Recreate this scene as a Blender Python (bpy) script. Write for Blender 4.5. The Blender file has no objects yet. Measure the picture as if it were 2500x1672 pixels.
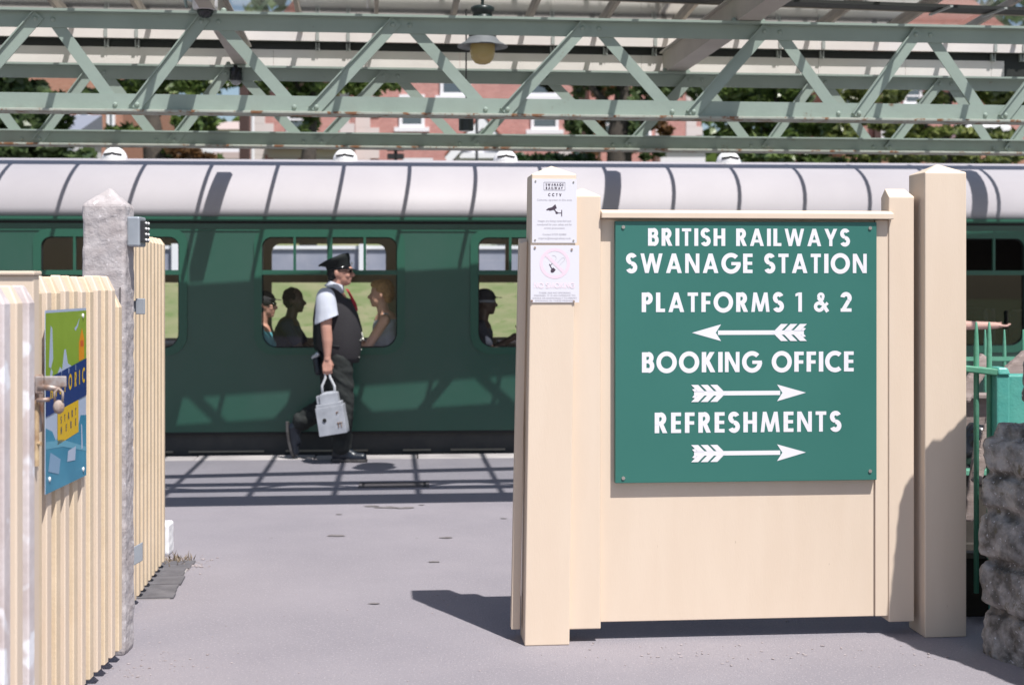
import bpy, bmesh, math, random
from mathutils import Vector, Matrix, noise, Quaternion

random.seed(7)
SC = bpy.context.scene
COL = SC.collection
PI = math.pi

# ------------------------------------------------------------------ camera
F = 3472.0            # focal length in photo pixels (2500 wide): 50 mm on 36 mm film
CX, HY, EYE = 1250.0, 690.0, 1.6
cam_d = bpy.data.cameras.new('camera')
cam = bpy.data.objects.new('camera', cam_d)
COL.objects.link(cam)
cam.location = (0, 0, EYE)
cam.rotation_euler = (PI / 2, 0, 0)
cam_d.sensor_width = 36.0
cam_d.lens = 50.0
cam_d.shift_y = -(836 - HY) / 2500.0
cam_d.clip_start = 0.05
cam_d.clip_end = 2000
cam_d.dof.use_dof = True
cam_d.dof.focus_distance = 6.35
cam_d.dof.aperture_fstop = 3.5
SC.camera = cam

# ------------------------------------------------------------------ light
SUN_X, SUN_Y = -0.286, 0.45        # drift of the light per metre of fall
sun_dir = Vector((SUN_X, SUN_Y, -1)).normalized()
elev = math.asin(-sun_dir.z)
w = bpy.data.worlds.new('World')
SC.world = w
w.use_nodes = True
wn = w.node_tree
wn.nodes.clear()
wo = wn.nodes.new('ShaderNodeOutputWorld')
wb = wn.nodes.new('ShaderNodeBackground')
ws = wn.nodes.new('ShaderNodeTexSky')
ws.sky_type = 'NISHITA'
ws.sun_disc = False
ws.sun_elevation = elev
ws.sun_rotation = math.atan2(-SUN_X, -SUN_Y)
ws.air_density = 1.0
ws.dust_density = 1.5
wb.inputs['Strength'].default_value = 0.088
wn.links.new(ws.outputs[0], wb.inputs[0])
wn.links.new(wb.outputs[0], wo.inputs[0])
sl = bpy.data.lights.new('sun', 'SUN')
sl.energy = 5.0
sl.angle = math.radians(0.5)
sl.color = (1.0, 0.96, 0.92)
so = bpy.data.objects.new('sun', sl)
COL.objects.link(so)
so.rotation_euler = sun_dir.to_track_quat('-Z', 'Y').to_euler()
so.location = (5, -8, 18)
SC.view_settings.view_transform = 'Standard'
SC.view_settings.look = 'None'
SC.view_settings.exposure = 0.44
SC.view_settings.gamma = 1.0
SC.view_settings.use_curve_mapping = False
SC.render.engine = 'CYCLES'
SC.cycles.transparent_max_bounces = 32
SC.cycles.max_bounces = 12
SC.cycles.diffuse_bounces = 6

# ------------------------------------------------------------------ helpers
W = {}     # world position of each object's origin (no rotation at build time)


def px(x, y, d):
    """photo pixel at depth d -> world point"""
    return Vector(((x - CX) * d / F, d, EYE - (y - HY) * d / F))


class Frame:
    def __init__(s, x, y, slope):
        a = math.atan(slope)
        s.o = Vector((x, y, 0))
        s.u = Vector((math.cos(a), math.sin(a), 0))
        s.v = Vector((-math.sin(a), math.cos(a), 0))
        s.a = a

    def __call__(s, u, v, z):
        return s.o + s.u * u + s.v * v + Vector((0, 0, z))

    def u_of(s, pxx, v=0.0):
        """u of the photo column pxx on the plane v"""
        a = (pxx - CX) / F
        # o.x + u*ux + v*vx = a*(o.y + u*uy + v*vy)
        return (a * (s.o.y + v * s.v.y) - s.o.x - v * s.v.x) / (s.u.x - a * s.u.y)


class MB:
    def __init__(s):
        s.v = []
        s.f = []
        s.mi = []

    def add(s, vs, fs, mi=0):
        n = len(s.v)
        s.v += [Vector(p) for p in vs]
        s.f += [tuple(i + n for i in f) for f in fs]
        s.mi += [mi] * len(fs)
        return s

    def box(s, fr, u0, u1, v0, v1, z0, z1, mi=0):
        if fr is None:
            g = lambda u, v, z: Vector((u, v, z))
        else:
            g = fr
        p = [g(u, v, z) for z in (z0, z1) for v in (v0, v1) for u in (u0, u1)]
        return s.add(p, [(0, 2, 3, 1), (4, 5, 7, 6), (0, 1, 5, 4), (2, 6, 7, 3), (0, 4, 6, 2), (1, 3, 7, 5)], mi)

    def prism(s, pts, off, mi=0):
        """planar polygon extruded by vector off"""
        n = len(pts)
        off = Vector(off)
        p = [Vector(q) for q in pts] + [Vector(q) + off for q in pts]
        fs = [tuple(range(n))[::-1], tuple(range(n, 2 * n))]
        fs += [(i, (i + 1) % n, n + (i + 1) % n, n + i) for i in range(n)]
        return s.add(p, fs, mi)

    def poly(s, pts, mi=0):
        return s.add(pts, [tuple(range(len(pts)))], mi)

    def tube(s, pts, r, seg=8, mi=0, caps=True):
        pts = [Vector(p) for p in pts]
        n = len(pts)
        rs = r if isinstance(r, (list, tuple)) else [r] * n
        ref = None
        vs, fs = [], []
        for i, p in enumerate(pts):
            t = (pts[min(i + 1, n - 1)] - pts[max(i - 1, 0)]).normalized()
            if ref is None:
                ref = Vector((0, 0, 1)) if abs(t.z) < .9 else Vector((0, 1, 0))
            a = t.cross(ref).normalized()
            ref = a.cross(t).normalized()
            for k in range(seg):
                q = 2 * PI * k / seg
                vs.append(p + (a * math.cos(q) + ref * math.sin(q)) * rs[i])
        for i in range(n - 1):
            for k in range(seg):
                k2 = (k + 1) % seg
                fs.append((i * seg + k, i * seg + k2, (i + 1) * seg + k2, (i + 1) * seg + k))
        if caps:
            fs.append(tuple(range(seg))[::-1])
            fs.append(tuple((n - 1) * seg + k for k in range(seg)))
        return s.add(vs, fs, mi)

    def loft(s, rings, mi=0, caps=True):
        n = len(rings[0])
        vs = [Vector(p) for r in rings for p in r]
        fs = []
        for i in range(len(rings) - 1):
            for k in range(n):
                k2 = (k + 1) % n
                fs.append((i * n + k, i * n + k2, (i + 1) * n + k2, (i + 1) * n + k))
        if caps:
            fs.append(tuple(range(n))[::-1])
            fs.append(tuple((len(rings) - 1) * n + k for k in range(n)))
        return s.add(vs, fs, mi)

    def ell(s, c, rx, ry, rz, rot=None, seg=14, rings=9, mi=0):
        c = Vector(c)
        vs, fs = [], []
        for i in range(rings + 1):
            t = PI * i / rings
            for k in range(seg):
                q = 2 * PI * k / seg
                p = Vector((rx * math.sin(t) * math.cos(q), ry * math.sin(t) * math.sin(q), rz * math.cos(t)))
                if rot is not None:
                    p = rot @ p
                vs.append(c + p)
        for i in range(rings):
            for k in range(seg):
                k2 = (k + 1) % seg
                fs.append((i * seg + k, (i + 1) * seg + k, (i + 1) * seg + k2, i * seg + k2))
        return s.add(vs, fs, mi)

    def caps(s, a, b, ra, rb, seg=12, mi=0):
        """sphere-ended cone"""
        a, b = Vector(a), Vector(b)
        t = (b - a).normalized()
        ref = Vector((0, 0, 1)) if abs(t.z) < .9 else Vector((0, 1, 0))
        x = t.cross(ref).normalized()
        y = x.cross(t)
        rings = []
        for i in range(5):
            q = PI / 2 * i / 5
            rings.append((a - t * ra * math.cos(q), ra * math.sin(q) + 1e-4))
        for i in range(5):
            k = i / 4
            rings.append((a.lerp(b, k), ra + (rb - ra) * k))
        for i in range(1, 6):
            q = PI / 2 * i / 5
            rings.append((b + t * rb * math.sin(q), rb * math.cos(q) + 1e-4))
        return s.loft([[c + (x * math.cos(2 * PI * k / seg) + y * math.sin(2 * PI * k / seg)) * r for k in range(seg)] for c, r in rings], mi)

    def build(s, name, mats, parent=None, bevel=0, smooth=False, origin=None, remesh=0, smooth_it=0, disp=None, bseg=2):
        me = bpy.data.meshes.new(name)
        if parent is not None:
            o_ = W[parent.name]
        elif origin is not None:
            o_ = Vector(origin)
        else:
            xs = [p.x for p in s.v]; ys = [p.y for p in s.v]; zs = [p.z for p in s.v]
            o_ = Vector(((min(xs) + max(xs)) / 2, (min(ys) + max(ys)) / 2, min(zs)))
        me.from_pydata([tuple(p - o_) for p in s.v], [], s.f)
        if not isinstance(mats, (list, tuple)):
            mats = [mats]
        for m in mats:
            me.materials.append(m)
        for p, i in zip(me.polygons, s.mi):
            p.material_index = i
        bm = bmesh.new()
        bm.from_mesh(me)
        bmesh.ops.recalc_face_normals(bm, faces=bm.faces)
        bm.to_mesh(me)
        bm.free()
        ob = bpy.data.objects.new(name, me)
        COL.objects.link(ob)
        if parent is not None:
            ob.parent = parent
            W[ob.name] = W[parent.name]
        else:
            ob.location = o_
            W[ob.name] = o_.copy()
        if remesh or bevel:
            if remesh:
                m = ob.modifiers.new('r', 'REMESH')
                m.mode = 'VOXEL'
                m.voxel_size = remesh
                if smooth_it:
                    m = ob.modifiers.new('s', 'SMOOTH')
                    m.factor = .6
                    m.iterations = smooth_it
            if bevel:
                m = ob.modifiers.new('b', 'BEVEL')
                m.width = bevel
                m.segments = bseg
                m.limit_method = 'ANGLE'
                m.angle_limit = math.radians(40)
            dg = bpy.context.evaluated_depsgraph_get()
            m2 = bpy.data.meshes.new_from_object(ob.evaluated_get(dg))
            ob.modifiers.clear()
            ob.data = m2
            m2.name = name
            if not m2.materials:
                for m in mats:
                    m2.materials.append(m)
        if disp:
            new = [disp(vtx.co.copy(), vtx.normal.copy()) for vtx in ob.data.vertices]
            for vtx, q_ in zip(ob.data.vertices, new):
                vtx.co = q_
        if smooth:
            for p in ob.data.polygons:
                p.use_smooth = True
        return ob


def tag(o, label=None, cat=None, group=None, kind=None):
    if label: o['label'] = label
    if cat: o['category'] = cat
    if group: o['group'] = group
    if kind: o['kind'] = kind
    return o


def thing(name, loc, label, cat, group=None):
    o = bpy.data.objects.new(name, None)
    COL.objects.link(o)
    o.location = loc
    o.empty_display_size = .2
    W[o.name] = Vector(loc)
    return tag(o, label, cat, group)


def children(o):
    return [c for c in COL.objects if c.parent == o]


def copy_tree(o, parent=None):
    kids = children(o)
    c = o.copy()
    COL.objects.link(c)
    if parent is not None:
        c.parent = parent
    for k in kids:
        copy_tree(k, c)
    return c


# ------------------------------------------------------------------ materials
MATS = {}


def mat(name, col, rough=.6, col2=None, scale=6, detail=4, bump=0, bscale=40, metal=0, spec=.5,
        rust=0, rcol=(.16, .065, .025), rscale=3.5, fleck=None, lo=.35, hi=.65, stretch=None):
    if name in MATS:
        return MATS[name]
    m = bpy.data.materials.new(name)
    m.use_nodes = True
    nt = m.node_tree
    b = nt.nodes['Principled BSDF']
    b.inputs['Roughness'].default_value = rough
    b.inputs['Metallic'].default_value = metal
    b.inputs['Specular IOR Level'].default_value = spec
    tc = nt.nodes.new('ShaderNodeTexCoord')
    vec = tc.outputs['Object']
    if stretch:
        mp = nt.nodes.new('ShaderNodeMapping')
        mp.inputs['Scale'].default_value = stretch
        nt.links.new(vec, mp.inputs[0])
        vec = mp.outputs[0]

    def nz(sc, dt=4, rg=.55):
        n = nt.nodes.new('ShaderNodeTexNoise')
        n.inputs['Scale'].default_value = sc
        n.inputs['Detail'].default_value = dt
        n.inputs['Roughness'].default_value = rg
        nt.links.new(vec, n.inputs['Vector'])
        return n.outputs['Fac']

    def ramp(fac, a, c):
        r = nt.nodes.new('ShaderNodeMapRange')
        r.inputs[1].default_value = a
        r.inputs[2].default_value = c
        nt.links.new(fac, r.inputs[0])
        return r.outputs[0]

    def mix(fac, a, c):
        x = nt.nodes.new('ShaderNodeMix')
        x.data_type = 'RGBA'
        nt.links.new(fac, x.inputs[0])
        for s_, k in ((a, 6), (c, 7)):
            if isinstance(s_, tuple):
                x.inputs[k].default_value = (*s_, 1)
            else:
                nt.links.new(s_, x.inputs[k])
        return x.outputs[2]
    cur = tuple(col)
    if col2 is not None:
        cur = mix(ramp(nz(scale, detail), lo, hi), cur, tuple(col2))
    if fleck:
        fc, fs, ft = fleck
        cur = mix(ramp(nz(fs, 2, .5), ft, ft + .06), cur, fc)
    if rust:
        cur = mix(ramp(nz(rscale, 8, .7), 1 - rust, 1 - rust + .06), cur, tuple(rcol))
    if isinstance(cur, tuple):
        b.inputs['Base Color'].default_value = (*cur, 1)
    else:
        nt.links.new(cur, b.inputs['Base Color'])
    if bump:
        bp = nt.nodes.new('ShaderNodeBump')
        bp.inputs['Strength'].default_value = bump
        bp.inputs['Distance'].default_value = .01
        nt.links.new(nz(bscale, 5, .6), bp.inputs['Height'])
        nt.links.new(bp.outputs[0], b.inputs['Normal'])
    MATS[name] = m
    return m


def glass_mat(name, tint=(.9, .95, .93), fac=.12, rough=.02, trans=None, dirt=0):
    m = bpy.data.materials.new(name)
    m.use_nodes = True
    nt = m.node_tree
    nt.nodes.clear()
    out = nt.nodes.new('ShaderNodeOutputMaterial')
    t = nt.nodes.new('ShaderNodeBsdfTransparent')
    t.inputs[0].default_value = (*tint, 1)
    g = nt.nodes.new('ShaderNodeBsdfGlossy')
    g.inputs['Roughness'].default_value = rough
    fr = nt.nodes.new('ShaderNodeFresnel')
    fr.inputs[0].default_value = 1.5
    mx = nt.nodes.new('ShaderNodeMixShader')
    ad = nt.nodes.new('ShaderNodeMath')
    ad.operation = 'ADD'
    ad.inputs[1].default_value = fac
    ad.use_clamp = True
    nt.links.new(fr.outputs[0], ad.inputs[0])
    nt.links.new(ad.outputs[0], mx.inputs[0])
    nt.links.new(t.outputs[0], mx.inputs[1])
    nt.links.new(g.outputs[0], mx.inputs[2])
    last = mx.outputs[0]
    if dirt:
        df = nt.nodes.new('ShaderNodeBsdfDiffuse')
        df.inputs[0].default_value = (.60, .64, .72, 1)
        n = nt.nodes.new('ShaderNodeTexNoise')
        n.inputs['Scale'].default_value = 4
        n.inputs['Detail'].default_value = 6
        mr = nt.nodes.new('ShaderNodeMapRange')
        mr.inputs[1].default_value = .3
        mr.inputs[2].default_value = .8
        mr.inputs[3].default_value = dirt * .5
        mr.inputs[4].default_value = dirt
        nt.links.new(n.outputs[0], mr.inputs[0])
        m2 = nt.nodes.new('ShaderNodeMixShader')
        nt.links.new(mr.outputs[0], m2.inputs[0])
        nt.links.new(last, m2.inputs[1])
        nt.links.new(df.outputs[0], m2.inputs[2])
        last = m2.outputs[0]
    nt.links.new(last, out.inputs[0])
    return m


def brick_mat(name, c1, c2, mortar, sx=4.4, axis='XZ'):
    m = bpy.data.materials.new(name)
    m.use_nodes = True
    nt = m.node_tree
    b = nt.nodes['Principled BSDF']
    b.inputs['Roughness'].default_value = .85
    tc = nt.nodes.new('ShaderNodeTexCoord')
    sp = nt.nodes.new('ShaderNodeSeparateXYZ')
    ad = nt.nodes.new('ShaderNodeMath')
    cb = nt.nodes.new('ShaderNodeCombineXYZ')
    nt.links.new(tc.outputs['Object'], sp.inputs[0])
    nt.links.new(sp.outputs[0], ad.inputs[0])
    nt.links.new(sp.outputs[1], ad.inputs[1])
    nt.links.new(ad.outputs[0], cb.inputs[0])
    nt.links.new(sp.outputs[2], cb.inputs[1])
    br = nt.nodes.new('ShaderNodeTexBrick')
    br.inputs['Color1'].default_value = (*c1, 1)
    br.inputs['Color2'].default_value = (*c2, 1)
    br.inputs['Mortar'].default_value = (*mortar, 1)
    br.inputs['Scale'].default_value = sx
    br.inputs['Mortar Size'].default_value = .012
    nt.links.new(cb.outputs[0], br.inputs['Vector'])
    nt.links.new(br.outputs[0], b.inputs['Base Color'])
    return m


CREAM = mat('cream_paint', (.685, .565, .45), .5, (.665, .543, .428), 3.5, detail=6, bump=.07, bscale=60, fleck=((.35, .25, .17), 30, .77), stretch=(3, 3, .55))
CREAM_D = mat('cream_picket_paint', (.70, .565, .41), .5, (.64, .51, .36), 5, bump=.1, bscale=60)
WHITEWORN = mat('worn_white_paint', (.66, .61, .62), .6, (.50, .43, .42), 5, fleck=((.78, .78, .82), 9, .56), bump=.15)
SIGNG = mat('sign_green', (.028, .142, .116), .42, (.032, .152, .126), 1.5, bump=.05, bscale=300)
WHITE = mat('white_lettering', (.74, .73, .77), .45)
NOTICE = mat('notice_white', (.68, .67, .72), .4)
INK = mat('notice_ink', (.06, .04, .06), .5)
GREYINK = mat('faded_grey_ink', (.42, .40, .44), .5)
PINK = mat('faded_red_ink', (.76, .60, .68), .5)
PALEINK = mat('pale_outline_ink', (.56, .54, .58), .5)
SCREW = mat('screw_steel', (.5, .46, .42), .35, metal=.8)
CONC = mat('rough_concrete', (.44, .41, .415), .9, (.34, .305, .305), 14, bump=.45, bscale=55, fleck=((.55, .52, .53), 40, .64))
TRUSS = mat('pale_green_paint', (.33, .395, .345), .5, (.29, .35, .305), 3, rust=.345, rcol=(.19, .13, .085), rscale=6, bump=.12, bscale=30)
TRUSSR = mat('rusty_green_paint', (.42, .43, .37), .6, (.33, .36, .31), 4, rust=.47, rcol=(.22, .10, .045), rscale=8, bump=.3, bscale=40)
BEAMC = mat('stone_coloured_paint', (.46, .42, .37), .6, (.40, .36, .32), 3)
BOARD = mat('valance_cream_board', (.80, .74, .70), .55, (.74, .68, .65), 2)
SOFFIT = mat('soffit_shade', (.022, .024, .022), .6)  # near-black stands in for shade under the gutters and between the boards
BAR = mat('glazing_bar_paint', (.42, .36, .29), .6, (.33, .29, .24), 6)
GLASSR = glass_mat('roof_glass', (.90, .93, .94), .05, .1, dirt=.10)
GLASSW = glass_mat('carriage_glass', (.96, .98, .97), .0, .01)
GREEN = mat('carriage_green', (.022, .086, .061), .28, (.030, .090, .068), 2.2, detail=8, spec=.6, bump=.03, bscale=4)
GREEND = mat('carriage_green_trim', (.022, .10, .066), .3)
ROOFG = mat('carriage_roof_grey', (.385, .368, .39), .6, (.355, .338, .362), 1.2, bump=.05, bscale=20, stretch=(1, 1, .3))
VENTW = mat('vent_white', (.75, .75, .76), .5)
BLACKM = mat('black_underframe', (.010, .010, .011), .7)
SOLE = mat('grimy_solebar', (.035, .036, .040), .6, (.05, .05, .05), 6)
FOOTB = mat('footboard_wood', (.30, .27, .22), .8)
INTW = mat('interior_laminate', (.45, .34, .24), .5)
INTC = mat('interior_ceiling', (.8, .8, .78), .7)
SEATM = mat('seat_moquette', (.12, .13, .15), .9, (.16, .12, .12), 30)
ASPH = mat('worn_asphalt', (.262, .243, .268), .9, (.226, .211, .236), 1.1, detail=9, bump=.8, bscale=120, fleck=((.31, .288, .31), 85, .60), rust=.375, rcol=(.15, .135, .15), rscale=60)
COPING = mat('coping_stone', (.52, .48, .47), .8, (.36, .33, .33), 3)
BALLAST = mat('dark_ballast', (.06, .055, .05), .95, (.1, .09, .085), 20, bump=.8)
GRASS = mat('dry_grass', (.115, .15, .055), .95, (.19, .185, .10), 1.1, bump=.6, bscale=14, fleck=((.10, .14, .045), 3, .58))
ROAD = mat('road_asphalt', (.06, .06, .065), .9)
SKIN = mat('skin', (.60, .32, .245), .5, (.54, .27, .20), 14)
SKIN_T = mat('tanned_skin', (.74, .42, .30), .5, (.68, .37, .26), 14)
SKIN_P = mat('arm_skin', (.60, .36, .30), .5)
SHIRT = mat('white_shirt', (.60, .62, .70), .8, (.56, .58, .67), 6, bump=.3, bscale=22)
VEST = mat('charcoal_vest_wool', (.026, .023, .027), .85, (.030, .027, .031), 60, bump=.15, bscale=120)
VESTB = mat('dark_satin_panel', (.006, .007, .010), .5)
TROUS = mat('black_trousers', (.016, .018, .018), .85, (.022, .025, .024), 9, bump=.3, bscale=30)
LEATH = mat('black_leather', (.010, .013, .020), .33, (.016, .02, .03), 12, bump=.15)
CAPM = mat('black_cap_cloth', (.007, .010, .010), .75)
GLOSSB = mat('gloss_black', (.006, .006, .007), .15)
TIE = mat('red_tie', (.42, .015, .03), .6)
CHAINM = mat('watch_chain', (.75, .73, .66), .3, metal=.6)
LAMPW = mat('lamp_white_enamel', (.46, .47, .51), .5, (.36, .37, .41), 9, rust=.36, rscale=9, rcol=(.12, .09, .08))
HAIRB = mat('blond_hair', (.58, .33, .14), .7, (.40, .22, .09), 40, bump=.8, bscale=60)
HAIRD = mat('grey_brown_hair', (.12, .09, .08), .8)
TEAL = mat('teal_shirt', (.14, .50, .60), .8)
NAVY = mat('navy_shirt', (.035, .05, .10), .85)
GREYT = mat('grey_tank_top', (.5, .52, .58), .85)
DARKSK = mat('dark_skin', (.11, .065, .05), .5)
STEEL = mat('grey_steel', (.30, .33, .37), .45, (.36, .39, .43), 9, metal=.3)
RUSTM = mat('rusty_iron', (.19, .09, .05), .8, (.38, .31, .27), 16, bump=.4)
RAILG = mat('green_railing_paint', (.085, .28, .185), .45, (.12, .33, .23), 12, rust=.3, rscale=16, rcol=(.30, .24, .17), bump=.2)
TEALP = mat('teal_iron_paint', (.07, .31, .27), .4, (.10, .36, .30), 9, rust=.345, rscale=12, rcol=(.20, .08, .05), bump=.35, bscale=26)
STONE = mat('grey_rubble_stone', (.37, .345, .33), .95, (.11, .10, .09), 13, detail=10, bump=1.0, bscale=70, fleck=((.52, .51, .53), 75, .66), rust=.42, rcol=(.12, .10, .06), rscale=7, lo=.38, hi=.62)
WOOD = mat('weathered_timber', (.27, .22, .205), .85, (.18, .14, .125), 4, stretch=(1, 1, 8), bump=.3)
BAGM = mat('black_polythene', (.012, .013, .015), .18)
DECKW = mat('dark_damp_timber', (.05, .043, .035), .8, (.03, .025, .02), 6)
BRICKD = mat('blue_engineering_brick', (.125, .12, .13), .85, (.085, .082, .09), 9, bump=.4)
MORT = mat('mortar', (.30, .28, .28), .9)
IRON = mat('cast_iron', (.12, .105, .11), .7, (.09, .08, .085), 20)
LANTG = mat('lantern_enamel', (.022, .035, .035), .35)
LANTW = mat('lantern_rim', (.17, .18, .19), .5)
AMBER = mat('yellowed_globe', (.52, .40, .17), .2, (.46, .34, .13), 4)
CAMW = mat('camera_white', (.66, .64, .66), .4)
SMOKED = mat('smoked_dome', (.015, .018, .022), .06)
BRICK = brick_mat('red_brick', (.40, .185, .165), (.48, .24, .21), (.46, .36, .34), 4.2)
BRICKO = brick_mat('brown_brick', (.33, .15, .10), (.38, .19, .13), (.36, .28, .24), 4.2)
QUOIN = mat('pale_dressed_stone', (.58, .53, .52), .8)
TRIMW = mat('white_joinery', (.74, .74, .77), .5)
SLATE = mat('roof_slate', (.13, .13, .15), .7, (.17, .165, .18), 3)
TILE = mat('clay_roof_tile', (.28, .10, .07), .8, (.22, .085, .06), 6)
PANEB = glass_mat('house_window_glass', (.25, .28, .30), .25, .03)
RENDERW = mat('white_render', (.66, .66, .70), .8)
BARK = mat('bark', (.05, .042, .036), .95, (.075, .062, .05), 9, bump=.8, bscale=18)
BROWNP = mat('brown_post_paint', (.055, .028, .024), .6)
POSTG = mat('poster_green', (.20, .31, .025), .35, (.24, .36, .04), 6)
POSTB = mat('poster_blue', (.03, .19, .31), .35, (.05, .25, .38), 5)
POSTL = mat('poster_pale_blue', (.38, .45, .58), .35)
POSTN = mat('poster_navy', (.008, .03, .15), .35)
POSTY = mat('poster_yellow', (.62, .40, .015), .35)
POSTO = mat('poster_orange', (.65, .25, .01), .35)
POSTR = mat('poster_red', (.55, .10, .02), .35)


def leaf_mat(name, c1, c2):
    m = bpy.data.materials.new(name)
    m.use_nodes = True
    nt = m.node_tree
    b = nt.nodes['Principled BSDF']
    b.inputs['Roughness'].default_value = .38
    b.inputs['Specular IOR Level'].default_value = .8
    gi = nt.nodes.new('ShaderNodeNewGeometry')
    mx = nt.nodes.new('ShaderNodeMix')
    mx.data_type = 'RGBA'
    mx.inputs[6].default_value = (*c1, 1)
    mx.inputs[7].default_value = (*c2, 1)
    nt.links.new(gi.outputs['Random Per Island'], mx.inputs[0])
    nt.links.new(mx.outputs[2], b.inputs['Base Color'])
    tr = nt.nodes.new('ShaderNodeBsdfTranslucent')
    nt.links.new(mx.outputs[2], tr.inputs[0])
    ms = nt.nodes.new('ShaderNodeMixShader')
    ms.inputs[0].default_value = .42
    nt.links.new(b.outputs[0], ms.inputs[1])
    nt.links.new(tr.outputs[0], ms.inputs[2])
    nt.links.new(ms.outputs[0], nt.nodes['Material Output'].inputs[0])
    return m


LEAF1 = leaf_mat('green_leaves', (.06, .11, .03), (.19, .26, .075))
LEAF2 = leaf_mat('dark_leaves', (.035, .07, .025), (.16, .22, .09))
LEAF3 = leaf_mat('yellow_green_leaves', (.09, .13, .03), (.25, .28, .09))
LEAFR = leaf_mat('russet_leaves', (.09, .06, .03), (.20, .10, .04))
HEDGEL = leaf_mat('hedge_leaves', (.02, .055, .02), (.045, .10, .03))

# ------------------------------------------------------------------ lettering
SW = .225


def _line(x0, y0, x1, y1, wd=SW):
    d = Vector((x1 - x0, y1 - y0)).normalized()
    n = Vector((-d.y, d.x)) * wd / 2
    return [(x0 + n.x, y0 + n.y), (x0 - n.x, y0 - n.y), (x1 - n.x, y1 - n.y), (x1 + n.x, y1 + n.y)]


def _rect(x0, y0, x1, y1):
    return [(x0, y0), (x1, y0), (x1, y1), (x0, y1)]


def _leg(xt, yt, xb, yb, hw=.105):
    return [(xt - hw, yt), (xb - hw, yb), (xb + hw, yb), (xt + hw, yt)]


def _arc(cx, cy, rx, ry, a0, a1, wd=SW, n=None):
    n = n or max(4, int(abs(a1 - a0) / 9))
    ps = []
    for i in range(n + 1):
        a = math.radians(a0 + (a1 - a0) * i / n)
        ps.append((math.cos(a), math.sin(a)))
    o = [(cx + (rx + wd / 2) * c, cy + (ry + wd / 2) * s) for c, s in ps]
    i_ = [(cx + (rx - wd / 2) * c, cy + (ry - wd / 2) * s) for c, s in ps]
    return ('strip', o, i_)


h = SW / 2
T = 1 - h
GL = {
    'A': (.82, [_leg(.41, 1, .105, 0), _leg(.41, 1, .715, 0), _rect(.2, .2, .62, .36)]),
    'B': (.60, [_rect(0, 0, SW, 1), _rect(0, 1 - SW, .33, 1), _rect(0, .455, .35, .62), _rect(0, 0, .35, SW),
                _arc(.32, .725, .15, .18, -90, 90), _arc(.34, .315, .165, .22, -90, 90)]),
    'C': (.80, [_arc(.49, .5, .40, .425, 50, 310)]),
    'E': (.50, [_rect(0, 0, SW, 1), _rect(0, 1 - .175, .5, 1), _rect(0, .42, .48, .585), _rect(0, 0, .5, .175)]),
    'F': (.48, [_rect(0, 0, SW, 1), _rect(0, 1 - .175, .48, 1), _rect(0, .40, .46, .57)]),
    'G': (.94, [_arc(.49, .5, .40, .425, 45, 358), _rect(.5, .40, .985, .565)]),
    'H': (.68, [_rect(0, 0, SW, 1), _rect(.68 - SW, 0, .68, 1), _rect(0, .42, .68, .59)]),
    'I': (.19, [_rect(0, 0, SW, 1)]),
    'K': (.68, [_rect(0, 0, SW, 1), _leg(.52, 1, .17, .42, .125), _leg(.24, .62, .56, 0, .125)]),
    'L': (.47, [_rect(0, 0, SW, 1), _rect(0, 0, .47, .175)]),
    'M': (.96, [_leg(.20, 1, .09, 0, .09), _leg(.20, 1, .48, .02, .095), _leg(.76, 1, .48, .02, .095), _leg(.76, 1, .87, 0, .09)]),
    'N': (.74, [_rect(0, 0, .185, 1), _rect(.555, 0, .74, 1), _leg(.105, 1, .635, 0)]),
    'O': (.98, [_arc(.49, .5, .40, .425, 0, 360)]),
    'P': (.56, [_rect(0, 0, SW, 1), _rect(0, 1 - SW, .30, 1), _rect(0, .40, .30, .575), _arc(.29, .70, .17, .205, -90, 90)]),
    'R': (.62, [_rect(0, 0, SW, 1), _rect(0, 1 - SW, .30, 1), _rect(0, .40, .30, .575), _arc(.29, .70, .17, .205, -90, 90), _leg(.29, .5, .51, 0, .115)]),
    'S': (.56, [_arc(.28, .725, .175, .185, 25, 262), _arc(.28, .285, .185, .195, 98, -155)]),
    'T': (.54, [_rect(0, 1 - .175, .54, 1), _rect(.175, 0, .365, 1)]),
    'U': (.66, [_rect(0, .3, SW, 1), _rect(.66 - SW, .3, .66, 1), _arc(.33, .32, .235, .235, 180, 360)]),
    'V': (.76, [_leg(.1, 1, .38, 0), _leg(.66, 1, .38, 0)]),
    'W': (1.16, [_leg(.1, 1, .34, 0, .095), _leg(.58, 1, .34, 0, .095), _leg(.58, 1, .82, 0, .095), _leg(1.06, 1, .82, 0, .095)]),
    'Y': (.76, [_leg(.11, 1, .38, .38, .11), _leg(.65, 1, .38, .38, .11), _rect(.285, 0, .475, .46)]),
    'X': (.7, [_leg(.12, 1, .58, 0), _leg(.58, 1, .12, 0)]),
    '1': (.34, [_rect(.15, 0, .34, 1), [(.15, 1), (0, .93), (0, .79), (.15, .84)]]),
    '2': (.58, [_arc(.285, .715, .19, .195, 170, -38), _leg(.455, .62, .14, .1, .12), _rect(0, 0, .58, .175)]),
    '&': (.80, [_arc(.38, .80, .12, .125, -60, 260, .15), _arc(.29, .265, .195, .185, 35, 330, .18), _line(.25, .74, .74, 0, .19), _line(.40, .15, .74, .46, .15),
                _line(.33, .50, .50, .70, .15)]),
    ' ': (.27, []),
}


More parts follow.
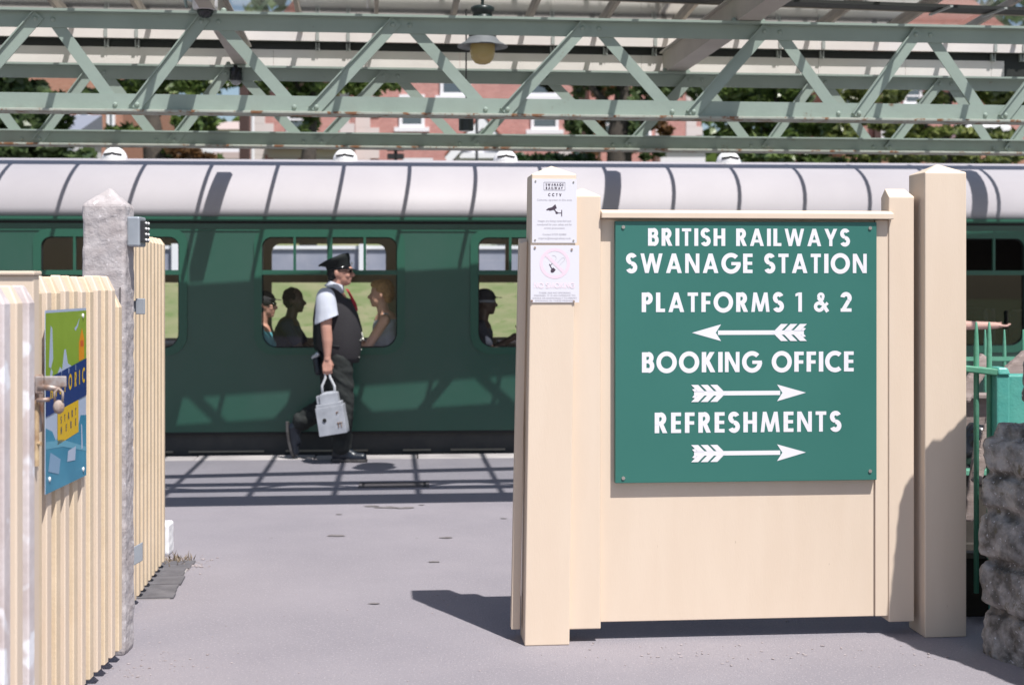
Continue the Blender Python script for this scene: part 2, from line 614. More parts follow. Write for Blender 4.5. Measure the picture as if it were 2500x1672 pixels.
def write(mb, place, text, x0, x1, y0, y1, mi=0, off=0.0):
    """lettering between x0..x1, baseline y0, cap height y1-y0; place(x, y, lift)"""
    hgt = y1 - y0
    nat = sum(GL[c][0] for c in text)
    gaps = len(text) - 1
    tr = ((x1 - x0) / hgt - nat) / gaps
    sx = 1.0
    if tr < .03:
        sx = ((x1 - x0) / hgt) / (nat + gaps * .05)
        tr = .05 * sx
    x = x0
    k = 0
    many = mb if isinstance(mb, list) else None
    if many:
        mb = many[-1]
    for c in text:
        if many and c == ' ':
            mb = MB()
            many.append(mb)
        for st in GL[c][1]:
            k += 1
            lf = off + .00012 * (k % 7)
            if st[0] == 'strip':
                o, i_ = st[1], st[2]
                for j in range(len(o) - 1):
                    q = [o[j], o[j + 1], i_[j + 1], i_[j]]
                    mb.poly([place(x + p[0] * hgt * sx, y0 + p[1] * hgt, lf) for p in q], mi)
            else:
                mb.poly([place(x + p[0] * hgt * sx, y0 + p[1] * hgt, lf) for p in st], mi)
        x += (GL[c][0] * sx + tr) * hgt


def typeset(name, m, parent, text, place, cx, cy, size, width=None):
    """small print set in the plain built-in face, as flat mesh"""
    cu = bpy.data.curves.new(name, 'FONT')
    cu.body = text
    cu.size = 1
    cu.align_x = 'CENTER'
    cu.resolution_u = 2
    ob = bpy.data.objects.new(name, cu)
    COL.objects.link(ob)
    dg = bpy.context.evaluated_depsgraph_get()
    me = bpy.data.meshes.new_from_object(ob.evaluated_get(dg))
    bpy.data.objects.remove(ob)
    mb = MB()
    if not me.vertices:
        return
    wd = max(v.co.x for v in me.vertices) - min(v.co.x for v in me.vertices)
    sx = size if width is None else width / wd
    mb.add([place(cx + v.co.x * sx, cy + v.co.y * size, .0004) for v in me.vertices], [tuple(p.vertices) for p in me.polygons])
    bpy.data.meshes.remove(me)
    return mb.build(name, m, parent)


# ================================================================== SETTING
FT = Frame(0, 13.42, .07)          # the carriage side plane; u along the train
FP = Frame(0.0, 6.26, .09)         # the board fence
FC = Frame(0, 9.83, .10)           # canopy, v=0 at the front girder

mb = MB()
# platform surface sheet with an edge parallel to the train
mb.add([Vector((-14, -16, 0)), Vector((14, -16, 0)), FT(14, -.42, 0), FT(-14, -.42, 0)], [(0, 1, 2, 3)])
tag(mb.build('platform', ASPH, origin=(0, 6, 0)), kind='structure')
mb = MB()
u = -14.0
random.seed(3)
while u < 14:
    L = random.uniform(.85, 1.15)
    j = random.uniform(-.004, .004)
    mb.box(FT, u + .004, u + L - .004, -.42, -.10 + j, -.12, .004 + j)
    u += L
tag(mb.build('platform_edge', COPING, bevel=.01), kind='structure')
mb = MB()
mb.box(FT, -14, 14, -.36, -.17, -1.05, -.125)
tag(mb.build('platform_wall', brick_mat('platform_brick', (.10, .06, .05), (.12, .07, .06), (.1, .09, .08)), origin=(0, 13, -1.05)), kind='structure')
mb = MB()
mb.add([(-60, 13, -1.05), (60, 13, -1.05), (60, 17.2, -1.05), (-60, 17.2, -1.05)], [(0, 1, 2, 3)])
tag(mb.build('trackbed', BALLAST, origin=(0, 15, -1.05)), kind='structure')
# outer ground, one sheet reaching the horizon
mb = MB()
mb.add([(-600, -200, -1.2), (600, -200, -1.2), (600, 900, -1.2), (-600, 900, -1.2)], [(0, 1, 2, 3)])
tag(mb.build('ground', GRASS, origin=(0, 0, -1.2)), kind='structure')
# grass bank beyond the line
mb = MB()
nx, ny = 120, 26
for j in range(ny + 1):
    for i in range(nx + 1):
        x = -40 + 80 * i / nx
        t = j / ny
        y = 16.9 + 12 * t
        z = -1.06 + 2.75 * t ** .8 + .10 * (noise.noise(Vector((x * .5, y * .5, 0)))) * (1 if 0 < t < 1 else 0)
        mb.v.append(Vector((x, y, z)))
for j in range(ny):
    for i in range(nx):
        a = j * (nx + 1) + i
        mb.f.append((a, a + 1, a + nx + 2, a + nx + 1))
        mb.mi.append(0)
tag(mb.build('grass_bank', GRASS, smooth=True), kind='structure')
mb = MB()
mb.add([(-70, 28.88, 1.66), (70, 28.88, 1.66), (70, 36, 1.7), (-70, 36, 1.7)], [(0, 1, 2, 3)])
tag(mb.build('road', ROAD, origin=(0, 32, 1.66)), kind='structure')
mb = MB()
mb.add([(-140, 36, 1.69), (140, 36, 1.69), (140, 46, 3.2), (140, 170, 9), (-140, 170, 9), (-140, 46, 3.2)], [(0, 1, 2, 5), (5, 2, 3, 4)])
tag(mb.build('hillside', GRASS, origin=(0, 60, 1.69)), kind='structure')

# drain cover in the platform
t = px(962, 1184, 11.25); t.z = 0
d = thing('drain_cover', t, 'long cast iron drain grating set flush in the sunlit platform', 'drain')
mb = MB()
L2, D2 = .265, .145
FD = Frame(t.x, t.y, .07)
mb.box(FD, -L2, L2, -D2, -D2 + .012, .0, .006).box(FD, -L2, L2, D2 - .012, D2, .0, .006)
for s in (-1, 1):
    mb.box(FD, s * L2 - .012, s * L2 + .012, -D2 - .006, D2 + .006, .0, .007)
    mb.box(FD, s * (L2 - .04) - .004, s * (L2 - .04) + .004, -D2 + .013, D2 - .013, .0, .006)
mb.build('frame', IRON, d)
mb = MB()
for k in range(44):
    u = -L2 + .05 + k * (2 * L2 - .1) / 43
    mb.box(FD, u - .0035, u + .0035, -D2 + .014, D2 - .014, .001, .0055)
mb.build('grating', IRON, d)
mb = MB()
mb.box(FD, -L2 + .013, L2 - .013, -D2 + .0125, D2 - .0125, .0005, .0018)
mb.build('sump', BLACKM, d)

# brick strip at the gate foot, with a gap of broken bedding
mb = MB()
mbm = MB()
FB = Frame(-1.93, 7.17, .106)
zz = .0
for k in range(9):
    v0 = .0 + k * .108
    mb.box(FB, -.02 + random.uniform(-.01, .01), .205 + random.uniform(-.015, .015), v0 + .005, v0 + .100, .0, .010 + random.uniform(0, .004))
mbm.box(FB, -.015, .2, 0, .97, 0, .004)
ob = mb.build('brick_strip', [BRICKD], bevel=.004)
tag(ob, kind='structure')
tag(mbm.build('mortar_bed', MORT), kind='structure')

# loose grit and chips on the asphalt
mb = MB()
random.seed(11)


def chip(x, y, s):
    a = random.uniform(0, PI)
    r = Matrix.Rotation(a, 3, 'Z')
    mb.ell((x, y, s * .25), s, s * random.uniform(.4, .8), s * .4, r, 6, 4)


for k in range(150):
    y = random.uniform(4.9, 7.5)
    chip(random.uniform(-.34, .36) * y, y, random.uniform(.003, .007))
for k in range(60):
    chip(-1.55 + random.gauss(0, .12), 5.95 + random.gauss(0, .18), random.uniform(.003, .008))
for k in range(60):
    chip(random.uniform(.3, 1.9), 6.12 + random.gauss(0, .1), random.uniform(.003, .011))
for k in range(160):
    chip(-1.86 + random.gauss(0, .07), 8.05 + random.gauss(0, .1), random.uniform(.005, .015))
tag(mb.build('gravel', mat('pale_chippings', (.36, .32, .33), .9, (.22, .19, .19), 40)), kind='stuff')
# flattened gum spots and leaves
mb = MB()
for (X, Y, r) in ((905, 1236, .06), (945, 1239, .09), (990, 1240, .075), (1030, 1233, .03), (828, 1256, .03), (820, 1308, .07), (1090, 1313, .05), (1058, 1042 + 330, .04), (912, 1474, .03), (663, 1314, .012), (1230, 1266, .03), (1018, 1314, .01)):
    dd = 5555.0 / (Y - 690)
    c = px(X, Y, dd)
    pts = []
    n = 12
    for k in range(n):
        q = 2 * PI * k / n
        rr = r * random.uniform(.6, 1.1)
        pts.append((c.x + rr * math.cos(q), c.y + rr * .55 * math.sin(q), .0045))
    mb.poly(pts)
tag(mb.build('ground_stains', mat('stain_brown', (.13, .115, .115), .8, (.19, .175, .18), 20)), kind='stuff')
# dry weeds at the kerb stone
mb = MB()
for k in range(90):
    b = Vector((-1.92 + random.gauss(0, .04), 8.14 + random.gauss(0, .06), 0))
    t_ = b + Vector((random.gauss(0, .03), random.gauss(0, .03), random.uniform(.01, .06)))
    sd = Vector((.004, .001, 0))
    mb.add([b - sd, b + sd, t_], [(0, 1, 2)])
tag(mb.build('dry_weeds', mat('straw', (.20, .155, .11), .9)), kind='stuff')

# ================================================================== BOARD FENCE WITH SIGN
fence = thing('board_fence', FP(1.0, .05, 0), 'cream painted boarded fence panel between two capped posts behind the green direction sign', 'fence')


def post(name, u0, u1, v0, v1, z1, zap, parent, m=CREAM, lean=0.0, z0=0.0, ridge=None, bevel=.005):
    """square post with a pyramid (or ridge) cap; lean = sideways drift of the foot"""
    mb = MB()
    rings = []
    for z, l in ((z0, lean), (z1, 0)):
        rings.append([FP(u0 - l, v0, z), FP(u1 - l, v0, z), FP(u1 - l, v1, z), FP(u0 - l, v1, z)])
    um, vm = (u0 + u1) / 2, (v0 + v1) / 2
    vs = rings[0] + rings[1]
    fs = [(0, 1, 5, 4), (1, 2, 6, 5), (2, 3, 7, 6), (3, 0, 4, 7), (3, 2, 1, 0)]
    if ridge:
        vs += [FP(u0, vm, zap), FP(u1 - ridge, vm, zap)]
        fs += [(4, 5, 9, 8), (6, 7, 8, 9), (5, 6, 9), (7, 4, 8)]
    else:
        vs += [FP(um, vm, zap)]
        fs += [(4, 5, 8), (5, 6, 8), (6, 7, 8), (7, 4, 8)]
    mb.add(vs, fs)
    return mb.build(name, m, parent, bevel=bevel)


post('post', .087, .286, 0, .20, 2.078, 2.122, fence, lean=.031)
post('stile', .245, .4, .035, .135, 1.986, 2.024, fence, z0=.06, ridge=.0)
post('stile', 1.722, 1.842, .045, .15, 1.99, 2.03, fence, z0=.06, ridge=.028)
post('post', 1.868, 2.062, -.015, .185, 2.097, 2.142, fence)
mb = MB()
mb.box(FP, .401, 1.66, .062, .09, .084, 1.884)
mb.build('panel', CREAM, fence, bevel=.003)
mb = MB()
mb.box(FP, 1.661, 1.7205, .050, .095, .086, 1.884)
mb.build('edge_strip', CREAM, fence, bevel=.003)
mb = MB()
mb.prism([FP(.401, .012, 1.886), FP(.401, .012, 1.912), FP(.401, .055, 1.925), FP(.401, .10, 1.912), FP(.401, .10, 1.886)], FP.u * (1.735 - .401))
mb.build('cap_rail', CREAM, fence, bevel=.003)
mb = MB()
pts = [FP(.042, .10, 1.775), FP(.042, .155, 1.80), FP(.078, .155, 1.80), FP(.078, .10, 1.785)]
bot = [FP(.006, .10, .05), FP(.006, .155, .05), FP(.045, .155, .05), FP(.045, .10, .05)]
mb.loft([bot, pts])
mb.build('side_board', CREAM, fence, bevel=.003)
mb = MB()
mb.box(FP, .066, .0855, .11, .15, .0, 1.78)
mb.build('packing_strip', CREAM_D, fence)

# the green sign
SZ0, SZ1 = .708, 1.873
su0, su1 = FP.u_of(1502, .03), FP.u_of(2140, .03)
sign = thing('direction_sign', FP((su0 + su1) / 2, .03, SZ0), 'large square green direction sign with white lettering and three feathered arrows on the cream fence', 'sign')
mb = MB()
mb.box(FP, su0, su1, .028, .0605, SZ0, SZ1)
mb.build('sign_panel', SIGNG, sign, bevel=.002)
kx = (su1 - su0) / 1428.0
kz = (SZ1 - SZ0) / 1432.0


def S(x, y, lift):
    return FP(su0 + x, .0274 - lift, SZ0 + y)


def zx(a): return (a - 50) * kx
def zy(a): return (1522 - a) * kz


for txt, x0, x1, yt, yb in (('BRITISH RAILWAYS', 226, 1328, 128, 224), ('SWANAGE STATION', 108, 1422, 266, 373),
                            ('PLATFORMS 1 & 2', 192, 1338, 480, 587), ('BOOKING OFFICE', 193, 1350, 807, 918),
                            ('REFRESHMENTS', 262, 1280, 1138, 1250)):
    mbs = [MB()]
    write(mbs, S, txt, zx(x0), zx(x1), zy(yb), zy(yt))
    for mb in mbs:
        mb.build('lettering', WHITE, sign)


def arrow(cx, cy, flip):
    mb = MB()
    L_ = 311.0
    f = -1 if flip else 1

    def P(x, y): return (x * f, y)
    polys = [[P(-150, -12), P(-150, 12), P(170, 12), P(170, -12)],
             [P(311, 0), P(153, 46), P(176, 6), P(176, -6), P(153, -46)][::1]]
    polys[1] = [P(311, 0), P(153, 46), P(182, 0)]
    polys.append([P(311, 0), P(153, -46), P(182, 0)])
    polys.append([P(-150, 12), P(-150, -12), P(-120, 0)])
    polys.append([P(-300, 12), P(-300, -12), P(-150, -12), P(-150, 12)])
    for k in range(4):
        x = -138 - k * 52
        wd = 38
        if k == 3:
            continue
        polys.append([P(x, 10), P(x - wd, 10), P(x - wd - 36, 47), P(x - 36, 47)])
        polys.append([P(x, -10), P(x - wd, -10), P(x - wd - 36, -47), P(x - 36, -47)])
    # clipped outer vanes
    polys.append([P(-282, 10), P(-300, 10), P(-311, 22), P(-296, 26)])
    polys.append([P(-282, -10), P(-300, -10), P(-311, -22), P(-296, -26)])
    for i, pl in enumerate(polys):
        mb.poly([S(zx(cx + x), zy(cy) + y * kz, .00014 * i) for x, y in pl])
    mb.build('arrow', WHITE, sign)


arrow(775, 701, True)
arrow(775, 1034, False)
arrow(775, 1364, False)
for x, y in ((93, 122), (1441, 123), (93, 1494), (1441, 1472)):
    mb = MB()
    c = S(zx(x), zy(y), 0)
    mb.tube([c + FP.v * .002, c - FP.v * .004], .008, 10)
    mb.build('screw', SCREW, sign)

# two notices on the left post
nf = .004
Nu0, Nu1 = FP.u_of(1299, -nf), FP.u_of(1408, -nf)
Nz1, Nz0 = EYE + (690 - 437) * 6.27 / F, EYE + (690 - 593) * 6.27 / F
cc = thing('camera_notice', FP((Nu0 + Nu1) / 2, -.003, Nz0), 'white surveillance notice with black camera picture, upper of two on the left fence post', 'notice')
mb = MB()
mb.box(FP, Nu0, Nu1, -.005, -.001, Nz0, Nz1)
mb.build('plate', NOTICE, cc)
nw, nh = Nu1 - Nu0, Nz1 - Nz0


def N1(x, y, l=0.0):
    """x 0..960, y 0..1350 in the close-up of the notice"""
    return FP(Nu0 + x / 960 * nw, -.0056 - l, Nz0 + (1 - y / 1350) * nh)


def N1f(x, y, l=0.0): return N1(x, 1350 - y, l)


mb = MB()
for a, b, c, d_ in ((250, 70, 710, 76), (250, 236, 710, 242), (250, 70, 256, 242), (704, 70, 710, 242)):
    mb.poly([N1(a, b), N1(c, b), N1(c, d_), N1(a, d_)])
mb.build('border', INK, cc)
mb = MB()
write(mb, N1f, 'SWANAGE', 290, 675, 1350 - 148, 1350 - 98)
write(mb, N1f, 'RAILWAY', 295, 660, 1350 - 220, 1350 - 168)
write(mb, N1f, 'CCTV', 345, 630, 1350 - 365, 1350 - 305)
mb.build('lettering', INK, cc)
mb = MB()
mb.poly([N1(300, 655), N1(345, 620), N1(425, 600), N1(500, 535), N1(530, 620), N1(470, 655), N1(375, 675), N1(360, 660), N1(315, 668)])
mb.poly([N1(465, 655, .0001), N1(485, 645, .0001), N1(540, 705, .0001), N1(520, 720, .0001)])
mb.poly([N1(500, 705, .0002), N1(535, 690, .0002), N1(560, 710, .0002), N1(545, 740, .0002), N1(508, 738, .0002)])
mb.poly([N1(540, 712, .0003), N1(630, 712, .0003), N1(630, 727, .0003), N1(540, 727, .0003)])
mb.poly([N1(628, 655, .0004), N1(645, 655, .0004), N1(645, 790, .0004), N1(628, 790, .0004)])
mb.build('camera_symbol', INK, cc)
for txt, y, wd in (('Cameras operate in this area', 445, 750), ('Images are being recorded and', 890, 710), ('monitored for your safety and for', 965, 750),
                   ('crime prevention', 1040, 440), ('Contact 01929 425800', 1175, 510), ('enquiries@swanagerailway.co.uk', 1255, 700)):
    typeset('small_print', GREYINK, cc, txt, lambda x, y_, l: N1(x, 1350 - y_, l), 480, 1350 - y - 15, 58, wd)
for x, y in ((75, 50), (890, 65), (65, 1290), (890, 1300)):
    mb = MB()
    c = N1(x, y)
    mb.tube([c, c - FP.v * .002], .004, 8)
    mb.build('screw', SCREW, cc)

Mu0, Mu1 = FP.u_of(1295.5, -nf), FP.u_of(1414, -nf)
Mz1, Mz0 = EYE + (690 - 599) * 6.27 / F, EYE + (690 - 738.5) * 6.27 / F
ns = thing('smoking_notice', FP((Mu0 + Mu1) / 2, -.003, Mz0), 'faded white no smoking notice with pale pink ring, lower on the fence post', 'notice')
mb = MB()
mb.box(FP, Mu0, Mu1, -.005, -.001, Mz0, Mz1)
mb.build('plate', NOTICE, ns)
mw, mh = Mu1 - Mu0, Mz1 - Mz0


def N2(x, y, l=0.0): return FP(Mu0 + (x - 140) / 1090 * mw, -.0056 - l, Mz0 + (1 - (y - 170) / 1275) * mh)
def N2f(x, y, l=0.0): return N2(x, 1600 - y, l)


mb = MB()
n = 40
for k in range(n):
    q0, q1 = 2 * PI * k / n, 2 * PI * (k + 1) / n
    mb.poly([N2(682 + r * math.cos(q), 575 + r * math.sin(q)) for r, q in ((340, q0), (340, q1), (272, q1), (272, q0))])
mb.poly([N2(x, y, .0002) for x, y in ((450, 395), (500, 350), (920, 760), (870, 805))])
mb.build('ban_ring', PINK, ns)
mb = MB()
mb.poly([N2(x, y) for x, y in ((585, 740), (600, 700), (645, 665), (702, 715), (660, 770), (620, 785), (595, 775))])
mb.poly([N2(x, y, .0001) for x, y in ((548, 590), (565, 585), (625, 690), (600, 690))])
mb.poly([N2(x, y, .0002) for x, y in ((580, 610), (620, 572), (626, 580), (590, 622))])
mb.build('cigarette_symbol', INK, ns)
mb = MB()
for a, b in (((742, 560), (840, 455)), ((790, 610), (900, 500)), ((840, 455), (880, 447)), ((880, 447), (905, 470)), ((905, 470), (900, 500))):
    dv = Vector((b[0] - a[0], b[1] - a[1])).normalized()
    nn = Vector((-dv.y, dv.x)) * 5
    mb.poly([N2(a[0] + nn.x, a[1] + nn.y), N2(b[0] + nn.x, b[1] + nn.y), N2(b[0] - nn.x, b[1] - nn.y), N2(a[0] - nn.x, a[1] - nn.y)])
for k in range(10):
    q0, q1 = math.radians(-110 + 15 * k), math.radians(-110 + 15 * (k + 1))
    mb.poly([N2(650 + r * math.cos(q), 460 + r * math.sin(q), .0001) for r, q in ((68, q0), (68, q1), (58, q1), (58, q0))])
mb.build('outline', PALEINK, ns)
mb = MB()
write(mb, N2f, 'NO SMOKING', 215, 1130, 1600 - 1125, 1600 - 1000)
mb.build('lettering', mat('ghost_red_ink', (.78, .68, .74), .5), ns)
for txt, y, wd in (('THESE ARE NO SMOKING', 1245, 710), ('PREMISES. IT IS AN OFFENCE TO', 1305, 930), ('SMOKE OR KNOWINGLY TO PERMIT', 1365, 1000), ('SMOKING IN THESE PREMISES', 1422, 880)):
    typeset('small_print', GREYINK, ns, txt, lambda x, y_, l: N2(x, 1600 - y_, l), 680, 1600 - y, 52, wd)
for x, y in ((235, 222), (1062, 262), (165, 1410), (1110, 1420)):
    mb = MB()
    c = N2(x, y)
    mb.tube([c, c - FP.v * .003], .005, 8)
    mb.build('screw', RUSTM, ns)

# ================================================================== LEFT SIDE
# concrete post
def P3(x, y, z): return Vector((x, y, z))


mb = MB()
cx0, cx1, cy0, cy1 = -1.845, -1.660, 6.10, 6.26
mb.add([(cx0, cy0, 0), (cx1, cy0, 0), (cx1, cy1, 0), (cx0, cy1, 0), (cx0, cy0, 1.93), (cx1, cy0, 1.93), (cx1, cy1, 1.93), (cx0, cy1, 1.93), ((cx0 + cx1) / 2 + .005, (cy0 + cy1) / 2, 2.015)],
       [(0, 1, 5, 4), (1, 2, 6, 5), (2, 3, 7, 6), (3, 0, 4, 7), (4, 5, 8), (5, 6, 8), (6, 7, 8), (7, 4, 8)])
mb2 = MB()
mb2.v = mb.v; mb2.f = mb.f + [(3, 2, 1, 0)]; mb2.mi = mb.mi + [0]
ob = mb2.build('concrete_post', CONC, bevel=.014, remesh=.012,
               disp=lambda c, n: c + n * (.0035 * noise.noise(c * 30) + .005 * noise.noise(c * 9)))
tag(ob, 'square rough grey concrete gate post with pointed top beside the cream gates', 'post')
# joint line and groove on the post
W['concrete_post'] = ob.location.copy()
mb = MB()
mb.box(None, -1.682, -1.678, 6.0955, 6.103, .12, 1.58)
mb.build('groove', mat('joint_dark', (.10, .09, .09), .9), ob)  # thin dark strip marks the crack line
# key safe on the post's right side
ks = thing('key_safe', (-1.625, 6.2, 1.74), 'small grey key safe with button pad on the side of the concrete post', 'key safe')
mb = MB()
mb.box(None, -1.662, -1.605, 6.13, 6.24, 1.755, 1.885)
mb.build('case', STEEL, ks, bevel=.008)
mb = MB()
mb.box(None, -1.606, -1.588, 6.14, 6.23, 1.775, 1.868)
mb.build('keypad', mat('dark_keypad', (.03, .03, .035), .4), ks, bevel=.003)
for k in range(8):
    mb = MB()
    mb.ell((-1.586, 6.165 + .04 * (k % 2), 1.785 + .024 * (k // 2)), .006, .006, .006, None, 8, 5)
    mb.build('button', VENTW, ks, smooth=True)
# downpipe like strap on the left of the post
t = thing('conduit', (-1.86, 6.2, .5), 'grey conduit pipe with a cap running up the left side of the concrete post', 'conduit')
mb = MB()
mb.tube([(-1.853, 6.21, .1), (-1.853, 6.21, 1.80)], [.019, .0165])
mb.build('pipe', STEEL, t, smooth=True)
mb = MB()
mb.tube([(-1.851, 6.21, 1.80), (-1.851, 6.21, 1.90), (-1.851, 6.21, 1.912)], [.021, .021, .010], 12)
mb.build('cap', VENTW, t, smooth=True)


def picket(mb, c, du, dv, half_w, half_d, z0, z1, chamfer=.06):
    """flat picket whose top slopes; du = face direction outwards, dv = along the fence"""
    f0 = [c + dv * -half_w + du * -half_d, c + dv * half_w + du * -half_d, c + dv * half_w + du * half_d, c + dv * -half_w + du * half_d]
    Z = Vector((0, 0, 1))
    r0 = [p + Z * z0 for p in f0]
    r1 = [p + Z * (z1 - chamfer) for p in f0]
    r2 = [c + dv * s + du * t_ + Z * z1 for s, t_ in ((-half_w * .55, -half_d), (half_w * .55, -half_d), (half_w * .55, half_d * .1), (-half_w * .55, half_d * .1))]
    mb.loft([r0, r1, r2])


# far gate leaf, standing open beyond the concrete post
g = thing('far_gate', (-1.9, 7.4, 0), 'cream picket gate standing open just beyond the concrete post', 'gate')
DX, DY = Vector((1, 0, 0)), Vector((0, 1, 0))
A, B = Vector((-1.845, 6.72, 0)), Vector((-1.965, 7.93, 0))
dvec = (B - A).normalized()
nrm = Vector((dvec.y, -dvec.x, 0))
npk = 11
for k in range(npk):
    c = A.lerp(B, k / (npk - 1))
    mb = MB()
    picket(mb, c, nrm, dvec, .030, .026, .045, 1.845, .035)
    mb.build('picket', CREAM_D, g, bevel=.004, bseg=1)
mb = MB()
for z in (.38, 1.42):
    a, b = A - nrm * .042, B - nrm * .042
    mb.prism([a - nrm * .02 + Vector((0, 0, z)), a + nrm * .02 + Vector((0, 0, z)), a + nrm * .02 + Vector((0, 0, z + .09)), a - nrm * .02 + Vector((0, 0, z + .09))], b - a)
mb.build('rail', CREAM_D, g)
mb = MB()
mb.box(None, -1.662, -1.622, 6.28, 6.292, 1.46, 1.53)
mb.box(None, -1.80, -1.625, 6.293, 6.302, 1.47, 1.52)
mb.build('hinge', STEEL, g, bevel=.003)
mb = MB()
mb.prism([Vector((-1.80, 6.46, .27)), Vector((-1.690, 6.50, .33)), Vector((-1.690, 6.50, .415)), Vector((-1.80, 6.46, .355))], (0, .012, 0))
mb.build('hinge', STEEL, g, bevel=.003)

# near gate leaf with the poster
g2 = thing('near_gate', (-1.67, 5.4, 0), 'cream picket gate with the tourist poster, in front of the concrete post', 'gate')
A, B = Vector((-1.668, 4.83, 0)), Vector((-1.682, 6.00, 0))
dvec = (B - A).normalized()
nrm = Vector((dvec.y, -dvec.x, 0))
npk = 12
for k in range(npk):
    c = A.lerp(B, k / (npk - 1))
    mb = MB()
    top = 1.625 if k < npk - 1 else 1.555
    picket(mb, c, nrm, dvec, .027, .03, .05, top + random.uniform(-.004, .004), .06)
    mb.build('picket', CREAM_D if k % 2 else CREAM, g2, bevel=.004, bseg=1)
mb = MB()
for z in (.32, 1.22):
    a, b = A - nrm * .045, B - nrm * .045
    mb.prism([a - nrm * .022 + Vector((0, 0, z)), a + nrm * .022 + Vector((0, 0, z)), a + nrm * .022 + Vector((0, 0, z + .1)), a - nrm * .022 + Vector((0, 0, z + .1))], b - a)
mb.build('rail', CREAM_D, g2)

# square cream post left of it
mb = MB()
mb.box(None, -1.66, -1.487, 4.42, 4.475, 0, 1.622)
mb.prism([Vector((-1.665, 4.41, 1.6225)), Vector((-1.482, 4.41, 1.6225)), Vector((-1.482, 4.41, 1.636)), Vector((-1.665, 4.41, 1.636))], (0, .075, 0))
tag(mb.build('gate_post', CREAM, bevel=.004), 'broad cream gate board with flat top and rusty bolt left of the poster', 'post')

# nearest gate leaf, worn white pickets
g3 = thing('worn_gate', (-1.38, 3.9, 0), 'nearest picket gate with worn whitish paint, at the very left', 'gate')
A, B = Vector((-1.392, 3.25, 0)), Vector((-1.402, 4.07, 0))
dvec = (B - A).normalized()
nrm = Vector((dvec.y, -dvec.x, 0))
npk = 9
for k in range(npk):
    c = A.lerp(B, k / (npk - 1))
    mb = MB()
    picket(mb, c, nrm, dvec, .027, .028, .05, 1.592, .05)
    mb.build('picket', WHITEWORN if k == npk - 1 else (CREAM if k % 2 else WHITEWORN), g3, bevel=.004, bseg=1)
mb = MB()
for z in (.3, 1.2):
    a, b = A - nrm * .045, B - nrm * .045
    mb.prism([a - nrm * .022 + Vector((0, 0, z)), a + nrm * .022 + Vector((0, 0, z)), a + nrm * .022 + Vector((0, 0, z + .1)), a - nrm * .022 + Vector((0, 0, z + .1))], b - a)
mb.build('rail', CREAM_D, g3)

# rusty bolt
bt = thing('gate_bolt', (-1.484, 4.42, 1.24), 'rusty slide bolt with a hasp on the cream post in front of the poster', 'bolt')
mb = MB()
mb.box(None, -1.491, -1.482, 4.43, 4.50, 1.13, 1.31)
mb.build('back_plate', RUSTM, bt, bevel=.003)
mb = MB()
mb.tube([(-1.472, 4.42, 1.275), (-1.439, 4.42, 1.275), (-1.404, 4.42, 1.268)], .010, 10)
mb.tube([(-1.474, 4.41, 1.235), (-1.434, 4.41, 1.238)], .007, 10)
mb.build('bolt', mat('worn_bright_steel', (.42, .39, .38), .5, (.24, .13, .08), 24, metal=.3), bt, smooth=True)
mb = MB()
mb.box(None, -1.482, -1.454, 4.415, 4.428, 1.255, 1.31)
mb.box(None, -1.454, -1.384, 4.414, 4.424, 1.275, 1.31)
mb.build('hasp', mat('worn_bright_steel', (.42, .39, .38), .5), bt, bevel=.004)
mb = MB()
mb.ell((-1.404, 4.405, 1.215), .018, .01, .022, None, 12, 8)
mb.tube([(-1.416, 4.405, 1.23), (-1.416, 4.405, 1.262), (-1.404, 4.405, 1.272), (-1.392, 4.405, 1.262), (-1.392, 4.405, 1.23)], .004, 8)
mb.build('padlock', RUSTM, bt, smooth=True)
mb = MB()
mb.tube([(-1.480, 4.425, 1.235), (-1.480, 4.425, 1.03)], .009, 8)
mb.tube([(-1.480, 4.425, 1.10), (-1.464, 4.42, 1.10)], .007, 8)
mb.build('drop_rod', mat('cream_rust', (.55, .42, .25), .6, (.22, .11, .06), 14), bt)

# poster
po = thing('tourist_poster', (-1.63, 5.25, .86), 'green and blue tourist poster with navy band and yellow panel screwed to the picket gate', 'poster')
pa, pb = Vector((-1.628, 4.955, 0)), Vector((-1.636, 5.455, 0))
PZ0, PZ1 = .862, 1.503
pn = Vector((1, 0, 0))


def Q(a, b, l=0.0):
    q = pa.lerp(pb, a)
    return Vector((q.x + .003 + l, q.y, PZ0 + (PZ1 - PZ0) * b))


mb = MB()
mb.prism([pa + Vector((0, 0, PZ0)), pb + Vector((0, 0, PZ0)), pb + Vector((0, 0, PZ1)), pa + Vector((0, 0, PZ1))], (.0025, 0, 0))
mb.build('backing', POSTL, po)
LY = .0003


def patch(name, m, pts, l):
    mb = MB()
    mb.poly([Q(a, b, l * LY) for a, b in pts])
    return mb.build(name, m, po)


patch('green_field', POSTG, [(0, .5), (1, .5), (1, .985), (0, .985)], 1)
patch('blue_field', POSTB, [(0, .0), (1, .0), (1, .36), (.85, .37), (.8, .32), (.7, .34), (.55, .33), (.3, .30), (.24, .27), (.15, .33), (0, .36)], 1)
patch('wave', mat('poster_wave', (.12, .34, .46), .35), [(0, .245), (.4, .225), (1, .145), (1, .17), (.4, .265), (0, .285)], 3)
patch('mountain', POSTL, [(.2, .6), (.33, .68), (.38, .66), (.43, .77), (.47, .775), (.52, .69), (.62, .67), (.66, .6)], 2)
patch('splash', POSTL, [(.07, .69), (.12, .68), (.17, .73), (.15, .90), (.11, .915), (.09, .8)], 2)
patch('splash', POSTL, [(.08, .62), (.14, .62), (.16, .66), (.12, .68)], 2)
patch('rocket', POSTO, [(.8, .69), (.94, .70), (.94, .82), (.88, .885), (.8, .8)], 2)
patch('rocket_mark', POSTR, [(.84, .775), (.92, .775), (.92, .81), (.84, .81)], 3)
